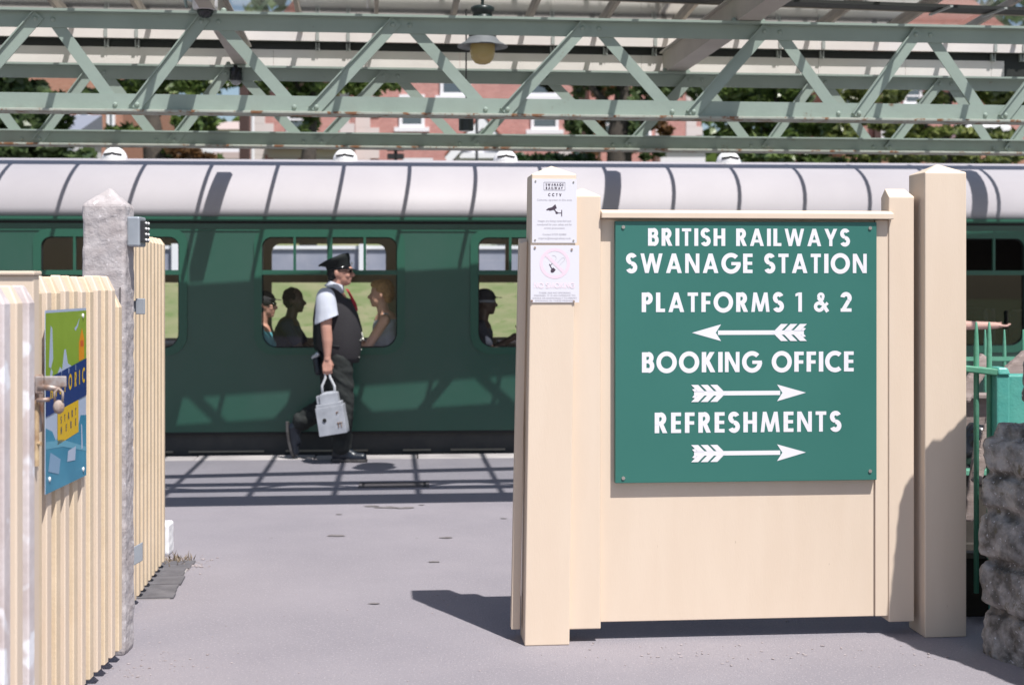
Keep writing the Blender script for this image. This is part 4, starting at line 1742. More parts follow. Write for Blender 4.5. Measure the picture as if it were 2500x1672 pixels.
for z in (.93, 1.0, 1.075, 1.15):
    mb.ell(G(-1.352 - (.02 if z < .95 else 0), z, -.035), .006, .006, .006, None, 8, 5)
mb.build('buttons', CHAINM, ob, smooth=True)
mb = MB()
mb.tube([G(-1.438, 1.105, -.165), G(-1.415, 1.09, -.150), G(-1.385, 1.083, -.12), G(-1.358, 1.086, -.07), G(-1.338, 1.10, -.04), G(-1.342, 1.135, -.035), G(-1.352, 1.155, -.03)], .0055, 6)
mb.tube([G(-1.338, 1.10, -.04), G(-1.325, 1.085, -.045)], .005, 6)
mb.build('watch_chain', CHAINM, man, smooth=True)
# pocket slit
mb = MB()
mb.caps(G(-1.62, 1.04, -.205), G(-1.53, 1.035, -.212), .006, .006)
mb.build('pocket_welt', VESTB, ob, smooth=True)
# tie
mb = MB()
mb.loft([[G(-1.497 + .0, 1.548, dy) for dy in (-.022, .022)] + [G(-1.475, 1.54, dy) for dy in (.018, -.018)],
         [G(-1.465, 1.49, dy) for dy in (-.034, .034)] + [G(-1.444, 1.487, dy) for dy in (.03, -.03)],
         [G(-1.430, 1.415, dy) for dy in (-.04, .04)] + [G(-1.403, 1.41, dy) for dy in (.036, -.036)],
         [G(-1.412, 1.35, dy) for dy in (-.036, .036)] + [G(-1.388, 1.345, dy) for dy in (.03, -.03)]])
mb.build('tie', TIE, man, bevel=.004)
# trousers
mb = MB()
mb.ell(G(-1.575, .93), .172, .175, .12)
mb.caps(G(-1.550, .90, -.085), G(-1.512, .555, -.10), .128, .103)
mb.caps(G(-1.512, .555, -.10), G(-1.522, .14, -.105), .100, .090)
mb.caps(G(-1.615, .88, .085), G(-1.645, .49, .10), .128, .100)
mb.caps(G(-1.650, .50, .10), G(-1.905, .350, .10), .100, .090)


def wrinkle(c, n_):
    p = Vector((c.x * 7, c.y * 7, c.z * 15 + c.x * 9))
    return c + n_ * (.012 * noise.noise(p) + .007 * noise.noise(p * 2.3))


mb.build('trousers', TROUS, man, remesh=.012, smooth_it=3, smooth=True, disp=wrinkle)
# belt, holster and whistle
mb = MB()
mb.loft([ring(-1.575, .94, .178, .178, 0), ring(-1.575, .975, .178, .178, 0)])
mb.build('belt', LEATH, man, smooth=True)
mb = MB()
mb.caps(G(-1.772, .935, -.10), G(-1.730, .962, -.13), .022, .024)
mb.build('whistle_case', mat('bright_tin', (.55, .58, .62), .25, metal=.7), man, smooth=True)
mb = MB()
mb.caps(G(-1.75, .92, -.10), G(-1.73, .80, -.12), .034, .03)
mb.build('holster', LEATH, man, remesh=.01, smooth_it=2, smooth=True)
# shoes
for nm, pts in (('front', None), ('rear', None)):
    mb = MB()
    if nm == 'front':
        y = -.105
        mb.caps(G(-1.560, .055, y), G(-1.545, .135, y), .050, .058)
        mb.caps(G(-1.560, .050, y), G(-1.420, .050, y), .048, .046)
        mb.caps(G(-1.42, .045, y - .004), G(-1.335, .042, y - .01), .046, .042)
        mb.caps(G(-1.52, .11, y), G(-1.42, .062, y), .048, .04)
        so_ = [(-1.612, .0), (-1.60, .03), (-1.31, .034), (-1.286, .03), (-1.284, .008), (-1.50, .0)]
    else:
        y = .10
        mb.caps(G(-1.983, .285, y), G(-1.933, .31, y), .052, .058)
        mb.caps(G(-1.990, .27, y), G(-1.976, .15, y), .046, .044)
        mb.caps(G(-1.976, .15, y), G(-1.966, .06, y), .044, .038)
        mb.caps(G(-1.963, .265, y), G(-1.946, .16, y), .05, .04)
    shoe = mb.build('shoe', LEATH, man, remesh=.009, smooth_it=3, smooth=True)
    mb = MB()
    if nm == 'front':
        pts = [(-1.612, -.030), (-1.60, -.048), (-1.52, -.05), (-1.44, -.042), (-1.37, -.056), (-1.31, -.046), (-1.288, -.01), (-1.295, .03), (-1.36, .048), (-1.46, .04), (-1.56, .046), (-1.605, .04)]
        mb.prism([G(a, .002, y + b) for a, b in pts], (0, 0, .026))
        mb.prism([G(a, .002, y + b * .98) for a, b in pts[:3] + pts[-2:]], (0, 0, .034))
        lace = [G(-1.452 - .012 * k, .100 + .016 * k, y + (.022 if k % 2 else -.022)) for k in range(6)]
        mb2 = MB()
        mb2.tube(lace, .004, 6)
        mb2.build('lace', mat('pale_lace', (.12, .12, .13), .6), shoe)
    else:
        pts = [(.345, -.03), (.34, .03), (.25, .046), (.16, .04), (.08, .05), (.03, .035), (.012, 0), (.03, -.035), (.08, -.05), (.16, -.04), (.25, -.046)]
        bx = lambda z: -2.050 + .11 * max(0, (.30 - z) / .3) ** 1.5 * .55
        mb.prism([G(bx(a), a, y + b) for a, b in pts], (.024, 0, 0))
    mb.build('sole', mat('grey_worn_sole', (.06, .055, .055), .6), shoe, bevel=.005)
# sock gap
# hand lamp, a thing of its own
LA = math.radians(9)
LO = G(-1.612 + AX, .40, -.262)


def HL(a, z, y=0.0):
    return LO + Vector((a * math.cos(LA) - (-z) * math.sin(LA) * 1.0 * -1 * -1, y, a * math.sin(LA) + z * math.cos(LA))) if False else LO + Vector((a * math.cos(LA) - z * math.sin(LA), y, a * math.sin(LA) + z * math.cos(LA)))


hl = thing('hand_lamp', LO + Vector((0, 0, -.15)), 'white enamel railway hand lamp with looped handle hanging from the fist of the walking person', 'lamp')


def hbox(mb, a0, a1, z0, z1, y0, y1, mi=0):
    p = [HL(a, z, y) for z in (z0, z1) for y in (y0, y1) for a in (a0, a1)]
    return mb.add(p, [(0, 2, 3, 1), (4, 5, 7, 6), (0, 1, 5, 4), (2, 6, 7, 3), (0, 4, 6, 2), (1, 3, 7, 5)], mi)


mb = MB()
hbox(mb, -.122, .122, -.132, .118, -.10, .10)
hbox(mb, -.113, .108, .118, .146, -.092, .092)
mb.build('case', LAMPW, hl, bevel=.004)
mb = MB()
hbox(mb, -.075, .085, .1465, .225, -.065, .065)
mb.loft([[HL(-.075, .2255, y) for y in (-.065, .065)] + [HL(.085, .2255, y) for y in (.065, -.065)],
         [HL(-.03, .243, y) for y in (-.05, .05)] + [HL(.04, .243, y) for y in (.05, -.05)]])
mb.build('chimney', LAMPW, hl, bevel=.003)
mb = MB()
hbox(mb, -.105, -.072, .15, .22, -.05, .05)
mb.build('flap', LAMPW, hl, bevel=.003)
mb = MB()
A_ = [G(-1.698 + AX, .625, -.262), G(-1.703 + AX, .690, -.262), G(-1.672 + AX, .762, -.262), G(-1.678 + AX, .816, -.262), G(-1.640 + AX, .818, -.262), G(-1.632 + AX, .765, -.262), G(-1.593 + AX, .69, -.262), G(-1.590 + AX, .615, -.262)]
mb.tube(A_, .0115, 8)
mb.build('handle', mat('handle_enamel', (.66, .66, .68), .45), hl, smooth=True)
mb = MB()
mb.tube([HL(-.055, .005, -.1005), HL(-.055, .005, -.108)], .017, 14)
mb.build('peephole', BLACKM, hl)
mb = MB()
mb.tube([HL(.075, .06, -.104), HL(.058, .06, -.104), HL(.058, .045, -.104)], .004, 6)
mb.tube([HL(.06, -.03, -.104), HL(.06, -.075, -.104)], .004, 6)
mb.tube([HL(.085, -.03, -.104), HL(.085, -.075, -.104)], .004, 6)
mb.tube([HL(.05, -.035, -.104), HL(.098, -.032, -.104)], .004, 6)
mb.build('catch', RUSTM, hl)


# --- seated passengers
def sitter(label, hx, hy, hz, face, shirt, skin, hair, hat=None, lean=0.0, arms='lap', tall=1.0, glasses=False, bare=False, strap=None):
    """hx,hy,hz head centre; face=+1 looks to +u, -1 to -u"""
    f = face
    p = thing('person', (hx - f * .08, hy, .70), label, 'person', 'passengers seated in the carriage')

    def B(a, b, c):  # a forward, b to the side, c relative to head centre
        return Vector((hx + f * a, hy + b, hz + c))
    mb = MB()
    mb.ell(B(-.008, 0, .02), .097, .076, .112)
    mb.ell(B(.035, 0, -.05), .062, .056, .066)
    mb.caps(B(.085, 0, .005), B(.108, 0, -.028), .010, .016)
    mb.ell(B(.075, 0, -.068), .022, .028, .020)
    mb.ell(B(.058, 0, -.098), .03, .034, .022)
    for s in (-1, 1):
        mb.ell(B(-.02, s * .078, -.012), .018, .012, .03)
        mb.ell(B(.078, s * .03, .005), .012, .014, .010)
        mb.ell(B(.062, s * .04, -.03), .024, .02, .026)
    mb.caps(B(-.04, 0, -.20), B(-.01, 0, -.06), .060, .054)
    mb.caps(B(-.06 - lean, 0, -.27), B(-.10 - lean, 0, -.62), .12, .13)
    for s in (-1, 1):
        mb.caps(B(-.05, 0, -.235), B(-.055, s * .175, -.245), .06, .055)
        sh = B(-.055, s * .185, -.25)
        if arms == 'table':
            el, wr = B(.10, s * .22, -.50), B(.33, s * .16, -.46)
        elif arms == 'phone':
            el, wr = B(.06, s * .20, -.48), B(.25, s * .07, -.36)
        else:
            el, wr = B(.06, s * .22, -.52), B(.26, s * .16, -.60)
        mb.caps(sh, el, .050, .042)
        mb.caps(el, wr, .041, .029)
        d_ = (wr - el).normalized()
        up = Vector((0, 0, 1))
        mb.caps(wr, wr + d_ * .05, .028, .034)
        for i in range(4):
            o2 = Vector((0, (i - 1.5) * .018, 0))
            mb.caps(wr + d_ * .06 + o2, wr + d_ * .10 + o2 - up * .008, .0105, .0095)
            mb.caps(wr + d_ * .10 + o2 - up * .008, wr + d_ * .12 + o2 - up * .035, .0095, .008)
        mb.caps(wr + d_ * .02 + Vector((0, -s * .02, 0)), wr + d_ * .07 + Vector((0, -s * .045, .01)), .012, .009)
    # thighs and lower legs, mostly below the window
    mb.build('body', skin, p, remesh=.0085, smooth_it=2, smooth=True)
    # shirt
    mb = MB()
    mb.ell(B(-.065 - lean, 0, -.30), .125, .17, .10)
    mb.caps(B(-.065 - lean, 0, -.32), B(-.10 - lean, 0, -.66), .14, .155)
    if bare:
        for s in (-1, 1):
            mb.caps(B(-.06, s * .085, -.21), B(-.06, s * .10, -.30), .035, .05)
    else:
        for s in (-1, 1):
            mb.caps(B(-.055, s * .06, -.225), B(-.06, s * .185, -.25), .062, .066)
            sh = B(-.055, s * .185, -.25)
            el = B(.10, s * .22, -.50) if arms == 'table' else B(.06, s * .21, -.49)
            mb.caps(sh, sh.lerp(el, .62), .066, .06)
    mb.build('shirt', shirt, p, remesh=.012, smooth_it=3, smooth=True, disp=lambda c, n_: c + n_ * .006 * noise.noise(c * 14))
    mb = MB()
    for s in (-1, 1):
        mb.caps(B(-.06, s * .09, -.72), B(.34, s * .11, -.70), .085, .07)
        mb.caps(B(.34, s * .11, -.70), B(.34, s * .11, -1.05), .065, .05)
    mb.build('trousers', TROUS, p, remesh=.014, smooth_it=2, smooth=True)
    if hair is not None:
        mb = MB()
        k_ = .9 if 'cropped' in hair.name else 1
        mb.ell(B(-.03, 0, .055 if k_ == 1 else .035), .105 * k_, .092 * k_, .098)
        mb.ell(B(-.07 if k_ == 1 else -.045, 0, -.0), .072, .082, .085)
        if 'cropped' not in hair.name:
            mb.ell(B(.035, 0, .095), .06, .06, .04)
        mb.build('hair', hair, p, remesh=.010, smooth_it=1, smooth=True, disp=lambda c, n_: c + n_ * .012 * noise.noise(c * 28))
    if hat is not None:
        mb = MB()
        mb.ell(B(-.012, 0, .045), .112, .092, .095)
        mb.prism([B(.06, -.075, .052), B(.13, -.065, .045), B(.17, 0, .04), B(.13, .065, .045), B(.06, .075, .052)], (0, 0, .008))
        mb.build('cap', hat, p, remesh=.008, smooth_it=1, smooth=True)
    if glasses:
        mb = MB()
        for s in (-1, 1):
            mb.ell(B(.092, s * .034, .008), .012, .028, .018)
            mb.caps(B(.08, s * .066, .012), B(-.02, s * .08, .012), .004, .004)
        mb.build('sunglasses', GLOSSB, p, smooth=True)
    if strap is not None:
        mb = MB()
        mb.loft([[B(-.012 + rr * math.cos(q), rr * .84 * math.sin(q), zz) for q in [2 * PI * k / 20 for k in range(20)]] for rr, zz in ((.108, .0), (.112, .012), (.108, .025))])
        mb.build('headband', strap, p, smooth=True)
    return p


sitter('passenger with black baseball cap, sunglasses and teal shirt seated at a carriage window', -2.358, 13.58, 1.388, 1, TEAL, SKIN, None, hat=mat('cap_charcoal', (.02, .02, .025), .8), glasses=True)
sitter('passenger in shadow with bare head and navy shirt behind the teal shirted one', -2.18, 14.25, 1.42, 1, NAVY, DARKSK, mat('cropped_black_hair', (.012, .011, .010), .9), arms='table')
sitter('passenger with curly blond hair and grey sleeveless top facing the others', -1.265, 13.64, 1.487, -1, GREYT, SKIN_T, HAIRB, bare=True, arms='table', strap=None)
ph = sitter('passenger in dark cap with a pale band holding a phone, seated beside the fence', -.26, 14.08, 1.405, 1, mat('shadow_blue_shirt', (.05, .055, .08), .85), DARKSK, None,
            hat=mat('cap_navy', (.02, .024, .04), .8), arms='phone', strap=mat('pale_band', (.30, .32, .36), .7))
mb = MB()
r = Matrix.Rotation(-.6, 3, 'Y')
c = Vector((.075, 14.05, 1.115))
vs = []
for z in (-.075, .075):
    for y in (-.037, .037):
        for x in (-.005, .005):
            vs.append(c + r @ Vector((x, y, z)))
mb.add(vs, [(0, 2, 3, 1), (4, 5, 7, 6), (0, 1, 5, 4), (2, 6, 7, 3), (0, 4, 6, 2), (1, 3, 7, 5)])
tag(mb.build('phone', GLOSSB, bevel=.003), 'dark phone held up by the capped passenger beside the fence', 'phone')

# --- standing person behind the right post; only the outstretched forearm is seen past it
sp = thing('person', (3.80, 12.35, 0), 'person behind the right fence post, only a bare forearm with a phone reaching out', 'person')


def R_(a, b, z): return Vector((3.785 + a, 12.35 + b, z))


mb = MB()
mb.ell(R_(.01, 0, 1.62), .095, .077, .112)
mb.ell(R_(.05, 0, 1.555), .06, .056, .066)
mb.caps(R_(.10, 0, 1.61), R_(.115, 0, 1.578), .010, .016)
mb.caps(R_(-.02, 0, 1.42), R_(.0, 0, 1.55), .058, .052)
mb.caps(R_(-.02, 0, 1.36), R_(-.01, 0, .95), .11, .12)
for s in (-1, 1):
    mb.caps(R_(-.02, 0, 1.40), R_(-.03, s * .17, 1.385), .06, .055)
    mb.caps(R_(-.03, s * .18, 1.37), R_(.03, s * .21, 1.235), .05, .043)
    wr = R_(.385, s * .07 - .05, 1.232 - .01 * (s > 0))
    mb.caps(R_(.03, s * .21, 1.235), wr, .042, .028)
    for i in range(4):
        mb.caps(wr + Vector((.02, (i - 1.5) * .015, 0)), wr + Vector((.085 - .006 * abs(i - 1.5), (i - 1.5) * .017, -.005)), .012, .009)
        mb.caps(wr + Vector((.085 - .006 * abs(i - 1.5), (i - 1.5) * .017, -.005)), wr + Vector((.11, (i - 1.5) * .016, .012)), .009, .007)
    mb.caps(wr + Vector((.0, -s * .02, .01)), wr + Vector((.05, -s * .035, .025)), .012, .009)
mb.build('body', SKIN_P, sp, remesh=.008, smooth_it=2, smooth=True)
mb = MB()
mb.ell(R_(-.015, 0, 1.665), .105, .088, .09)
mb.build('hair', HAIRD, sp, smooth=True)
mb = MB()
mb.caps(R_(-.02, 0, 1.33), R_(-.01, 0, .92), .135, .14)
for s in (-1, 1):
    mb.caps(R_(-.02, s * .05, 1.385), R_(-.03, s * .175, 1.37), .06, .065)
    mb.caps(R_(-.03, s * .18, 1.37), R_(.0, s * .20, 1.29), .064, .058)
mb.build('shirt', NAVY, sp, remesh=.012, smooth_it=3, smooth=True)
mb = MB()
for s in (-1, 1):
    mb.caps(R_(-.01, s * .08, .92), R_(.0, s * .09, .5), .10, .075)
    mb.caps(R_(.0, s * .09, .5), R_(-.02, s * .095, .08), .07, .055)
mb.build('trousers', TROUS, sp, remesh=.014, smooth_it=2, smooth=True)
for s in (-1, 1):
    mb = MB()
    mb.caps(R_(-.05, s * .095, .05), R_(.10, s * .10, .045), .046, .042)
    mb.build('shoe', LEATH, sp, remesh=.01, smooth_it=2, smooth=True)
mb = MB()
mb.box(None, 4.255, 4.268, 12.23, 12.31, 1.20, 1.36)
tag(mb.build('phone', GLOSSB, bevel=.004), 'dark phone in the hand reaching past the right fence post', 'phone')

# ================================================================== RIGHT SIDE
# rubble wall end
wE = Vector((2.05, 6.16, 0))
wt = Vector((.36, -.93, 0)).normalized()
wn_ = Vector((.93, .36, 0)).normalized()


def WP(a, b, z): return wE + wt * a + wn_ * b + Vector((0, 0, z))


random.seed(21)
mb = MB()
cuts = [0, .20, .40, .62, .78, .93]


def stone(a0, a1, b0, b1, z0, z1):
    c = [(a0 + a1) / 2, (b0 + b1) / 2, (z0 + z1) / 2]
    ra, rb_, rz = (a1 - a0) / 2, (b1 - b0) / 2, (z1 - z0) / 2
    vs, fs = [], []
    for i in range(11):
        t_ = -PI / 2 + PI * i / 10
        for k in range(20):
            q = 2 * PI * k / 20
            sp_ = lambda x: abs(x) ** .30 * (1 if x > 0 else -1)
            vs.append(WP(c[0] + ra * sp_(math.cos(t_)) * sp_(math.cos(q)), c[1] + rb_ * sp_(math.cos(t_)) * sp_(math.sin(q)), c[2] + rz * sp_(math.sin(t_))))
    for i in range(10):
        for k in range(20):
            fs.append((i * 20 + k, i * 20 + (k + 1) % 20, (i + 1) * 20 + (k + 1) % 20, (i + 1) * 20 + k))
    mb.add(vs, fs)


for ci in range(len(cuts) - 1):
    a = -.03 + random.uniform(-.012, .012)
    first = True
    while a < 1.5:
        L = random.uniform(.25, .45)
        j = random.uniform(-.02, .012)
        stone(a, a + L, -.03 + j, .5, cuts[ci] - (.05 if ci == 0 else -.004), cuts[ci + 1] - .002)
        a += L - .004
stone(-.0, .26, .03, .5, .90, .985)
zc = .93
a_in = .215
while zc < 1.9:
    hh = random.uniform(.15, .2)
    a = a_in + random.uniform(-.012, .012)
    if zc > 1.2:
        a = max(a, .262)
    while a < 1.5:
        L = random.uniform(.22, .4)
        stone(a, a + L, -.02 + random.uniform(-.015, .01), .5, zc - .01, zc + hh + .01)
        a += L - .004
    zc += hh
core = MB()
mb.box(None, 0, 0, 0, 0, 0, 0) if False else None
mb.add([WP(a, b, z) for z in (0, .9) for b in (.02, .48) for a in (.0, 1.5)], [(0, 2, 3, 1), (4, 5, 7, 6), (0, 1, 5, 4), (2, 6, 7, 3), (0, 4, 6, 2), (1, 3, 7, 5)])


def rough(c, n_):
    return c + n_ * (.020 * noise.noise(c * 7) + .009 * noise.noise(c * 17) + .010 * noise.noise(c * 45))


ob = mb.build('stone_wall', STONE, remesh=.013, smooth_it=0, smooth=True, disp=rough)
tag(ob, 'rough grey rubble stone wall end in shade beside the right fence post', 'wall')

# iron railings
rl = thing('iron_railing', (2.3, 6.7, 0), 'flaking green iron railing with pointed bars between the fence post and the stone wall', 'railing')


def bar(x, d_, z0, z1, r, parent):
    mb = MB()
    mb.tube([(x, d_, z0), (x, d_, z1 - .13), (x, d_, z1 - .06), (x, d_, z1 - .004), (x, d_, z1)], [r, r * 1.06, r * .8, r * .42, r * .2], 10)
    return mb.build('bar', RAILG, parent, smooth=True)


for X in (2383.5, 2415, 2352):
    c = px(X, 900, 6.7)
    bar(c.x, 6.7, .14 if X < 2400 else .3, 1.415, .0125, rl)
mb = MB()
x0, x1 = px(2300, 0, 6.7).x, px(2432, 0, 6.66).x
mb.loft([[Vector((x0, 6.68, 1.192)), Vector((x0, 6.72, 1.192)), Vector((x0, 6.72, 1.222)), Vector((x0, 6.68, 1.222))],
         [Vector((x1, 6.62, 1.165)), Vector((x1, 6.72, 1.165)), Vector((x1, 6.72, 1.198)), Vector((x1, 6.62, 1.198))]])
mb.build('top_rail', RAILG, rl, bevel=.006)
cp = thing('iron_post', (2.33, 6.68, 0), 'chipped turquoise square iron post behind the stone wall', 'post')
mb = MB()
x0 = px(2426, 0, 6.66).x
mb.box(None, x0, x0 + .062, 6.62, 6.74, 0, 1.17)
mb.box(None, x0 + .0625, x0 + .22, 6.66, 6.78, 0, 1.168)
mb.build('shaft', TEALP, cp, bevel=.008)
mb = MB()
mb.loft([[Vector((x0 + .005, 6.61, 1.1705)), Vector((x0 + .065, 6.61, 1.1705)), Vector((x0 + .065, 6.73, 1.1705)), Vector((x0 + .005, 6.73, 1.1705))],
         [Vector((x0 + .005, 6.62, 1.205)), Vector((x0 + .052, 6.62, 1.205)), Vector((x0 + .052, 6.73, 1.205)), Vector((x0 + .005, 6.73, 1.205))]])
mb.build('cap', TEALP, cp, bevel=.008)
fr_ = thing('back_railing', (2.9, 8.2, 0), 'thin green railing with spiked bars further back behind the iron post', 'railing')
for X in (2340, 2405, 2452, 2498, 2545):
    c = px(X, 900, 8.2)
    bar(c.x, 8.2, .1, 1.33, .0105, fr_)
mb = MB()
x0, x1 = px(2250, 0, 8.2).x, px(2620, 0, 8.2).x
mb.box(None, x0, x1, 8.188, 8.212, 1.150, 1.172)
mb.box(None, x0, x1, 8.188, 8.212, .22, .245)
mb.build('top_rail', RAILG, fr_)
# weathered timber leaning between the railings
def plank(name, label, pa, pb, d_a, d_b, wd, th):
    a, b = px(pa[0], pa[1], d_a), px(pb[0], pb[1], d_b)
    dd = (b - a).normalized()
    s_ = dd.cross(Vector((0, 1, 0))).normalized()
    mb = MB()
    mb.prism([a - s_ * wd / 2, b - s_ * wd / 2, b + s_ * wd / 2, a + s_ * wd / 2], (0, th, 0))
    ob = mb.build(name, WOOD, bevel=.006, remesh=.012, disp=lambda c, n_: c + n_ * .004 * noise.noise(c * 20))
    tag(ob, label, 'timber', 'weathered timbers behind the railing')


plank('plank', 'weathered plank leaning steeply behind the green railing bars', (2385, 1180), (2430, 985), 7.0, 7.1, .055, .03)
plank('plank', 'curved grey driftwood timber leaning by the fence post edge', (2352, 975), (2412, 872), 7.3, 7.4, .075, .04)
plank('plank', 'upright brown board standing behind the bars near the fence foot', (2366, 1275), (2392, 1075), 7.25, 7.25, .05, .03)
plank('plank', 'grey timber piled above the turquoise post', (2462, 925), (2520, 872), 7.6, 7.7, .10, .06)
# dark timber planter boxes and refuse bag
pl = thing('timber_box', (2.3, 6.95, 0), 'dark damp timber box standing behind the foot of the right fence post', 'box')
mb = MB()
mb.box(None, 2.02, 2.42, 6.82, 6.86, 0, .28)
mb.box(None, 2.02, 2.06, 6.8605, 7.2, 0, .28)
mb.box(None, 2.02, 2.42, 7.2005, 7.24, 0, .28)
mb.build('side', DECKW, pl, bevel=.004)
mb = MB()
mb.box(None, 2.0, 2.44, 6.80, 6.865, .281, .31)
mb.build('rim', mat('worn_box_rim', (.16, .135, .115), .8, (.08, .065, .05), 9), pl, bevel=.004)
pl2 = thing('timber_planter', (2.5, 7.5, 0), 'taller dark green timber planter behind the timber box', 'planter')
mb = MB()
mb.box(None, 2.1, 2.9, 7.4, 7.44, 0, .60)
mb.build('side', DECKW, pl2, bevel=.004)
mb = MB()
mb.box(None, 2.08, 2.92, 7.37, 7.45, .6005, .63)
mb.build('rim', RAILG, pl2, bevel=.004)
mb = MB()
mb.ell((2.47, 7.52, .72), .13, .10, .13, None, 24, 16)
ob = mb.build('refuse_bag', BAGM, remesh=.012, smooth_it=1, smooth=True, disp=lambda c, n_: c + n_ * (.03 * noise.noise(c * 9) + .018 * noise.noise(c * 21)))
tag(ob, 'crumpled black refuse bag sitting on the planter behind the railing', 'bag')
mb = MB()
mb.box(None, 2.25, 2.85, 8.0, 8.05, .75, .95)
mb.box(None, 2.25, 2.85, 7.95, 8.10, .951, .975)
tag(mb.build('bench_back', WOOD, bevel=.005), 'grey bench back seen behind the railing bars', 'bench')

# ================================================================== BACKGROUND
def wallbox(mb, X0, X1, z0, z1, d0, d1, mi=0):
    return mb.box(None, X0, X1, d0, d1, z0, z1, mi)


def hx(x, d_): return (x - CX) * d_ / F
def hz(y, d_): return EYE - (y - HY) * d_ / F


def window(parent, x0, x1, y0, y1, d_, sill=True, bars=1):
    X0, X1, z0, z1 = hx(x0, d_), hx(x1, d_), hz(y1, d_), hz(y0, d_)
    mb = MB()
    f = .10
    mb.box(None, X0, X1, d_ - .09, d_ - .002, z1 - f, z1)
    mb.box(None, X0, X1, d_ - .09, d_ - .002, z0, z0 + f)
    mb.box(None, X0, X0 + f, d_ - .09, d_ - .002, z0 + f, z1 - f)
    mb.box(None, X1 - f, X1, d_ - .09, d_ - .002, z0 + f, z1 - f)
    mb.box(None, X0 + f, X1 - f, d_ - .07, d_ - .002, (z0 + z1) / 2 - .03, (z0 + z1) / 2 + .03)
    if sill:
        mb.box(None, X0 - .15, X1 + .15, d_ - .16, d_ - .002, z0 - .14, z0 - .001)
    w_ = mb.build('window', TRIMW, parent)
    mb = MB()
    mb.box(None, X0 + f, X1 - f, d_ - .04, d_ - .03, z0 + f, z1 - f)
    mb.build('pane', PANEB, w_)
    mb = MB()
    mb.box(None, X0 + f, X1 - f, d_ - .012, d_ - .003, z0 + f, z1 - f)
    mb.build('room_dark', mat('dim_room', (.05, .05, .055), .9), w_)  # dark sheet stands in for the unlit room behind the glass


def quoins(parent, x, d_, z0, z1, wd=.45):
    mb = MB()
    z = z0
    k = 0
    while z < z1:
        ww = wd if k % 2 else wd * .62
        X = hx(x, d_)
        mb.box(None, X, X + ww, d_ - .03, d_ - .001, z, min(z + .32, z1))
        z += .325
        k += 1
    mb.build('quoin', QUOIN, parent)


D = 45.0
ha = thing('brick_house', (hx(1120, D), D + 4, 2.5), 'large red brick house with pale quoins and white windows behind the white gabled porch', 'house')
mb = MB()
wallbox(mb, hx(868, D), hx(1398, D), 2.5, 11.5, D, D + 8)
mb.build('wall', BRICK, ha)
mb = MB()
wallbox(mb, hx(612, D), hx(867.5, D), 2.5, 8.0, D - 1.2, D + 8)
mb.build('wall', BRICK, ha)
for x0, x1, y0, y1 in ((975, 1037, 232, 312), (1296, 1364, 262, 318), (1075, 1150, 165, 235), (1285, 1362, 150, 236)):
    window(ha, x0, x1, y0, y1, D)
quoins(ha, 868, D, 2.6, 11.4, .75)
quoins(ha, 1364, D, 2.6, 6.0, .4)
D2_ = D - 1.2
quoins(ha, 613, D2_, 2.6, 8.0, .7)
quoins(ha, 830, D2_, 2.6, 8.0, .45)
for x0, x1, y0, y1 in ((668, 728, 388, 470), (770, 812, 388, 470), (700, 775, 255, 330)):
    window(ha, x0, x1, y0, y1, D2_, sill=False)
mb = MB()
mb.box(None, hx(655, D2_), hx(835, D2_), D2_ - .10, D2_ - .035, hz(386, D2_), hz(366, D2_))
mb.build('stone_band', QUOIN, ha)
mb = MB()
mb.prism([Vector((hx(650, D2_), D2_ - .6, hz(366, D2_))), Vector((hx(880, D2_), D2_ - .6, hz(363, D2_))), Vector((hx(880, D2_), D2_ - .03, hz(352, D2_))), Vector((hx(650, D2_), D2_ - .03, hz(352, D2_)))], (0, 0, .05))
mb.build('porch_roof', TILE, ha)
mb = MB()
xa, xb, zr = hx(596, D), hx(884, D), 8.0
mb.prism([Vector((xa, D - 1.6, zr)), Vector((xb, D - 1.6, zr)), Vector(((xa + xb) / 2, D - 1.6, zr + 2.3))], (0, 9.6, 0))
mb.build('roof', TILE, ha)
mb = MB()
xa, xb, zr = hx(855, D), hx(1412, D), 11.5
mb.add([(xa, D - .5, zr), (xb, D - .5, zr), (xb, D + 8.5, zr), (xa, D + 8.5, zr), (xa + 1.5, D + 4, zr + 3.6), (xb - 1.5, D + 4, zr + 3.6)], [(0, 1, 5, 4), (1, 2, 5), (2, 3, 4, 5), (3, 0, 4), (3, 2, 1, 0)])
rf = mb.build('roof', TILE, ha)
mb = MB()
mb.box(None, hx(930, D), hx(990, D), D + 3.5, D + 4.5, 13.5, 17)
mb.build('chimney', BRICK, rf)
# white gabled porch
DP = D - 2.2
pg = MB()
gx0, gx1, gp = hx(1086, DP), hx(1262, DP), hx(1178, DP)
zt_, zb_ = hz(282, DP), hz(385, DP)
por = thing('gable_porch', ((gx0 + gx1) / 2, DP, 2.5), 'white gabled porch with pointed bargeboards in front of the brick house', 'porch')
mb = MB()
mb.prism([Vector((gx0 + .3, DP + .1, 2.5)), Vector((gx1 - .3, DP + .1, 2.5)), Vector((gx1 - .3, DP + .1, zb_ + .15)), Vector((gp, DP + .1, zt_ - .2)), Vector((gx0 + .3, DP + .1, zb_ + .15))], (0, 2.05, 0))
mb.build('wall', RENDERW, por)
mb = MB()
for s_, e in ((gx0, -1), (gx1, 1)):
    mb.prism([Vector((s_, DP - .12, zb_)), Vector((gp, DP - .12, zt_)), Vector((gp, DP - .12, zt_ - .38)), Vector((s_ - e * .12, DP - .12, zb_ - .22))], (0, .16, 0))
mb.box(None, gx0 + .45, gx1 - .45, DP - .05, DP + .09, zb_ - .02, zb_ + .14)
mb.build('bargeboard', TRIMW, por)
mb = MB()
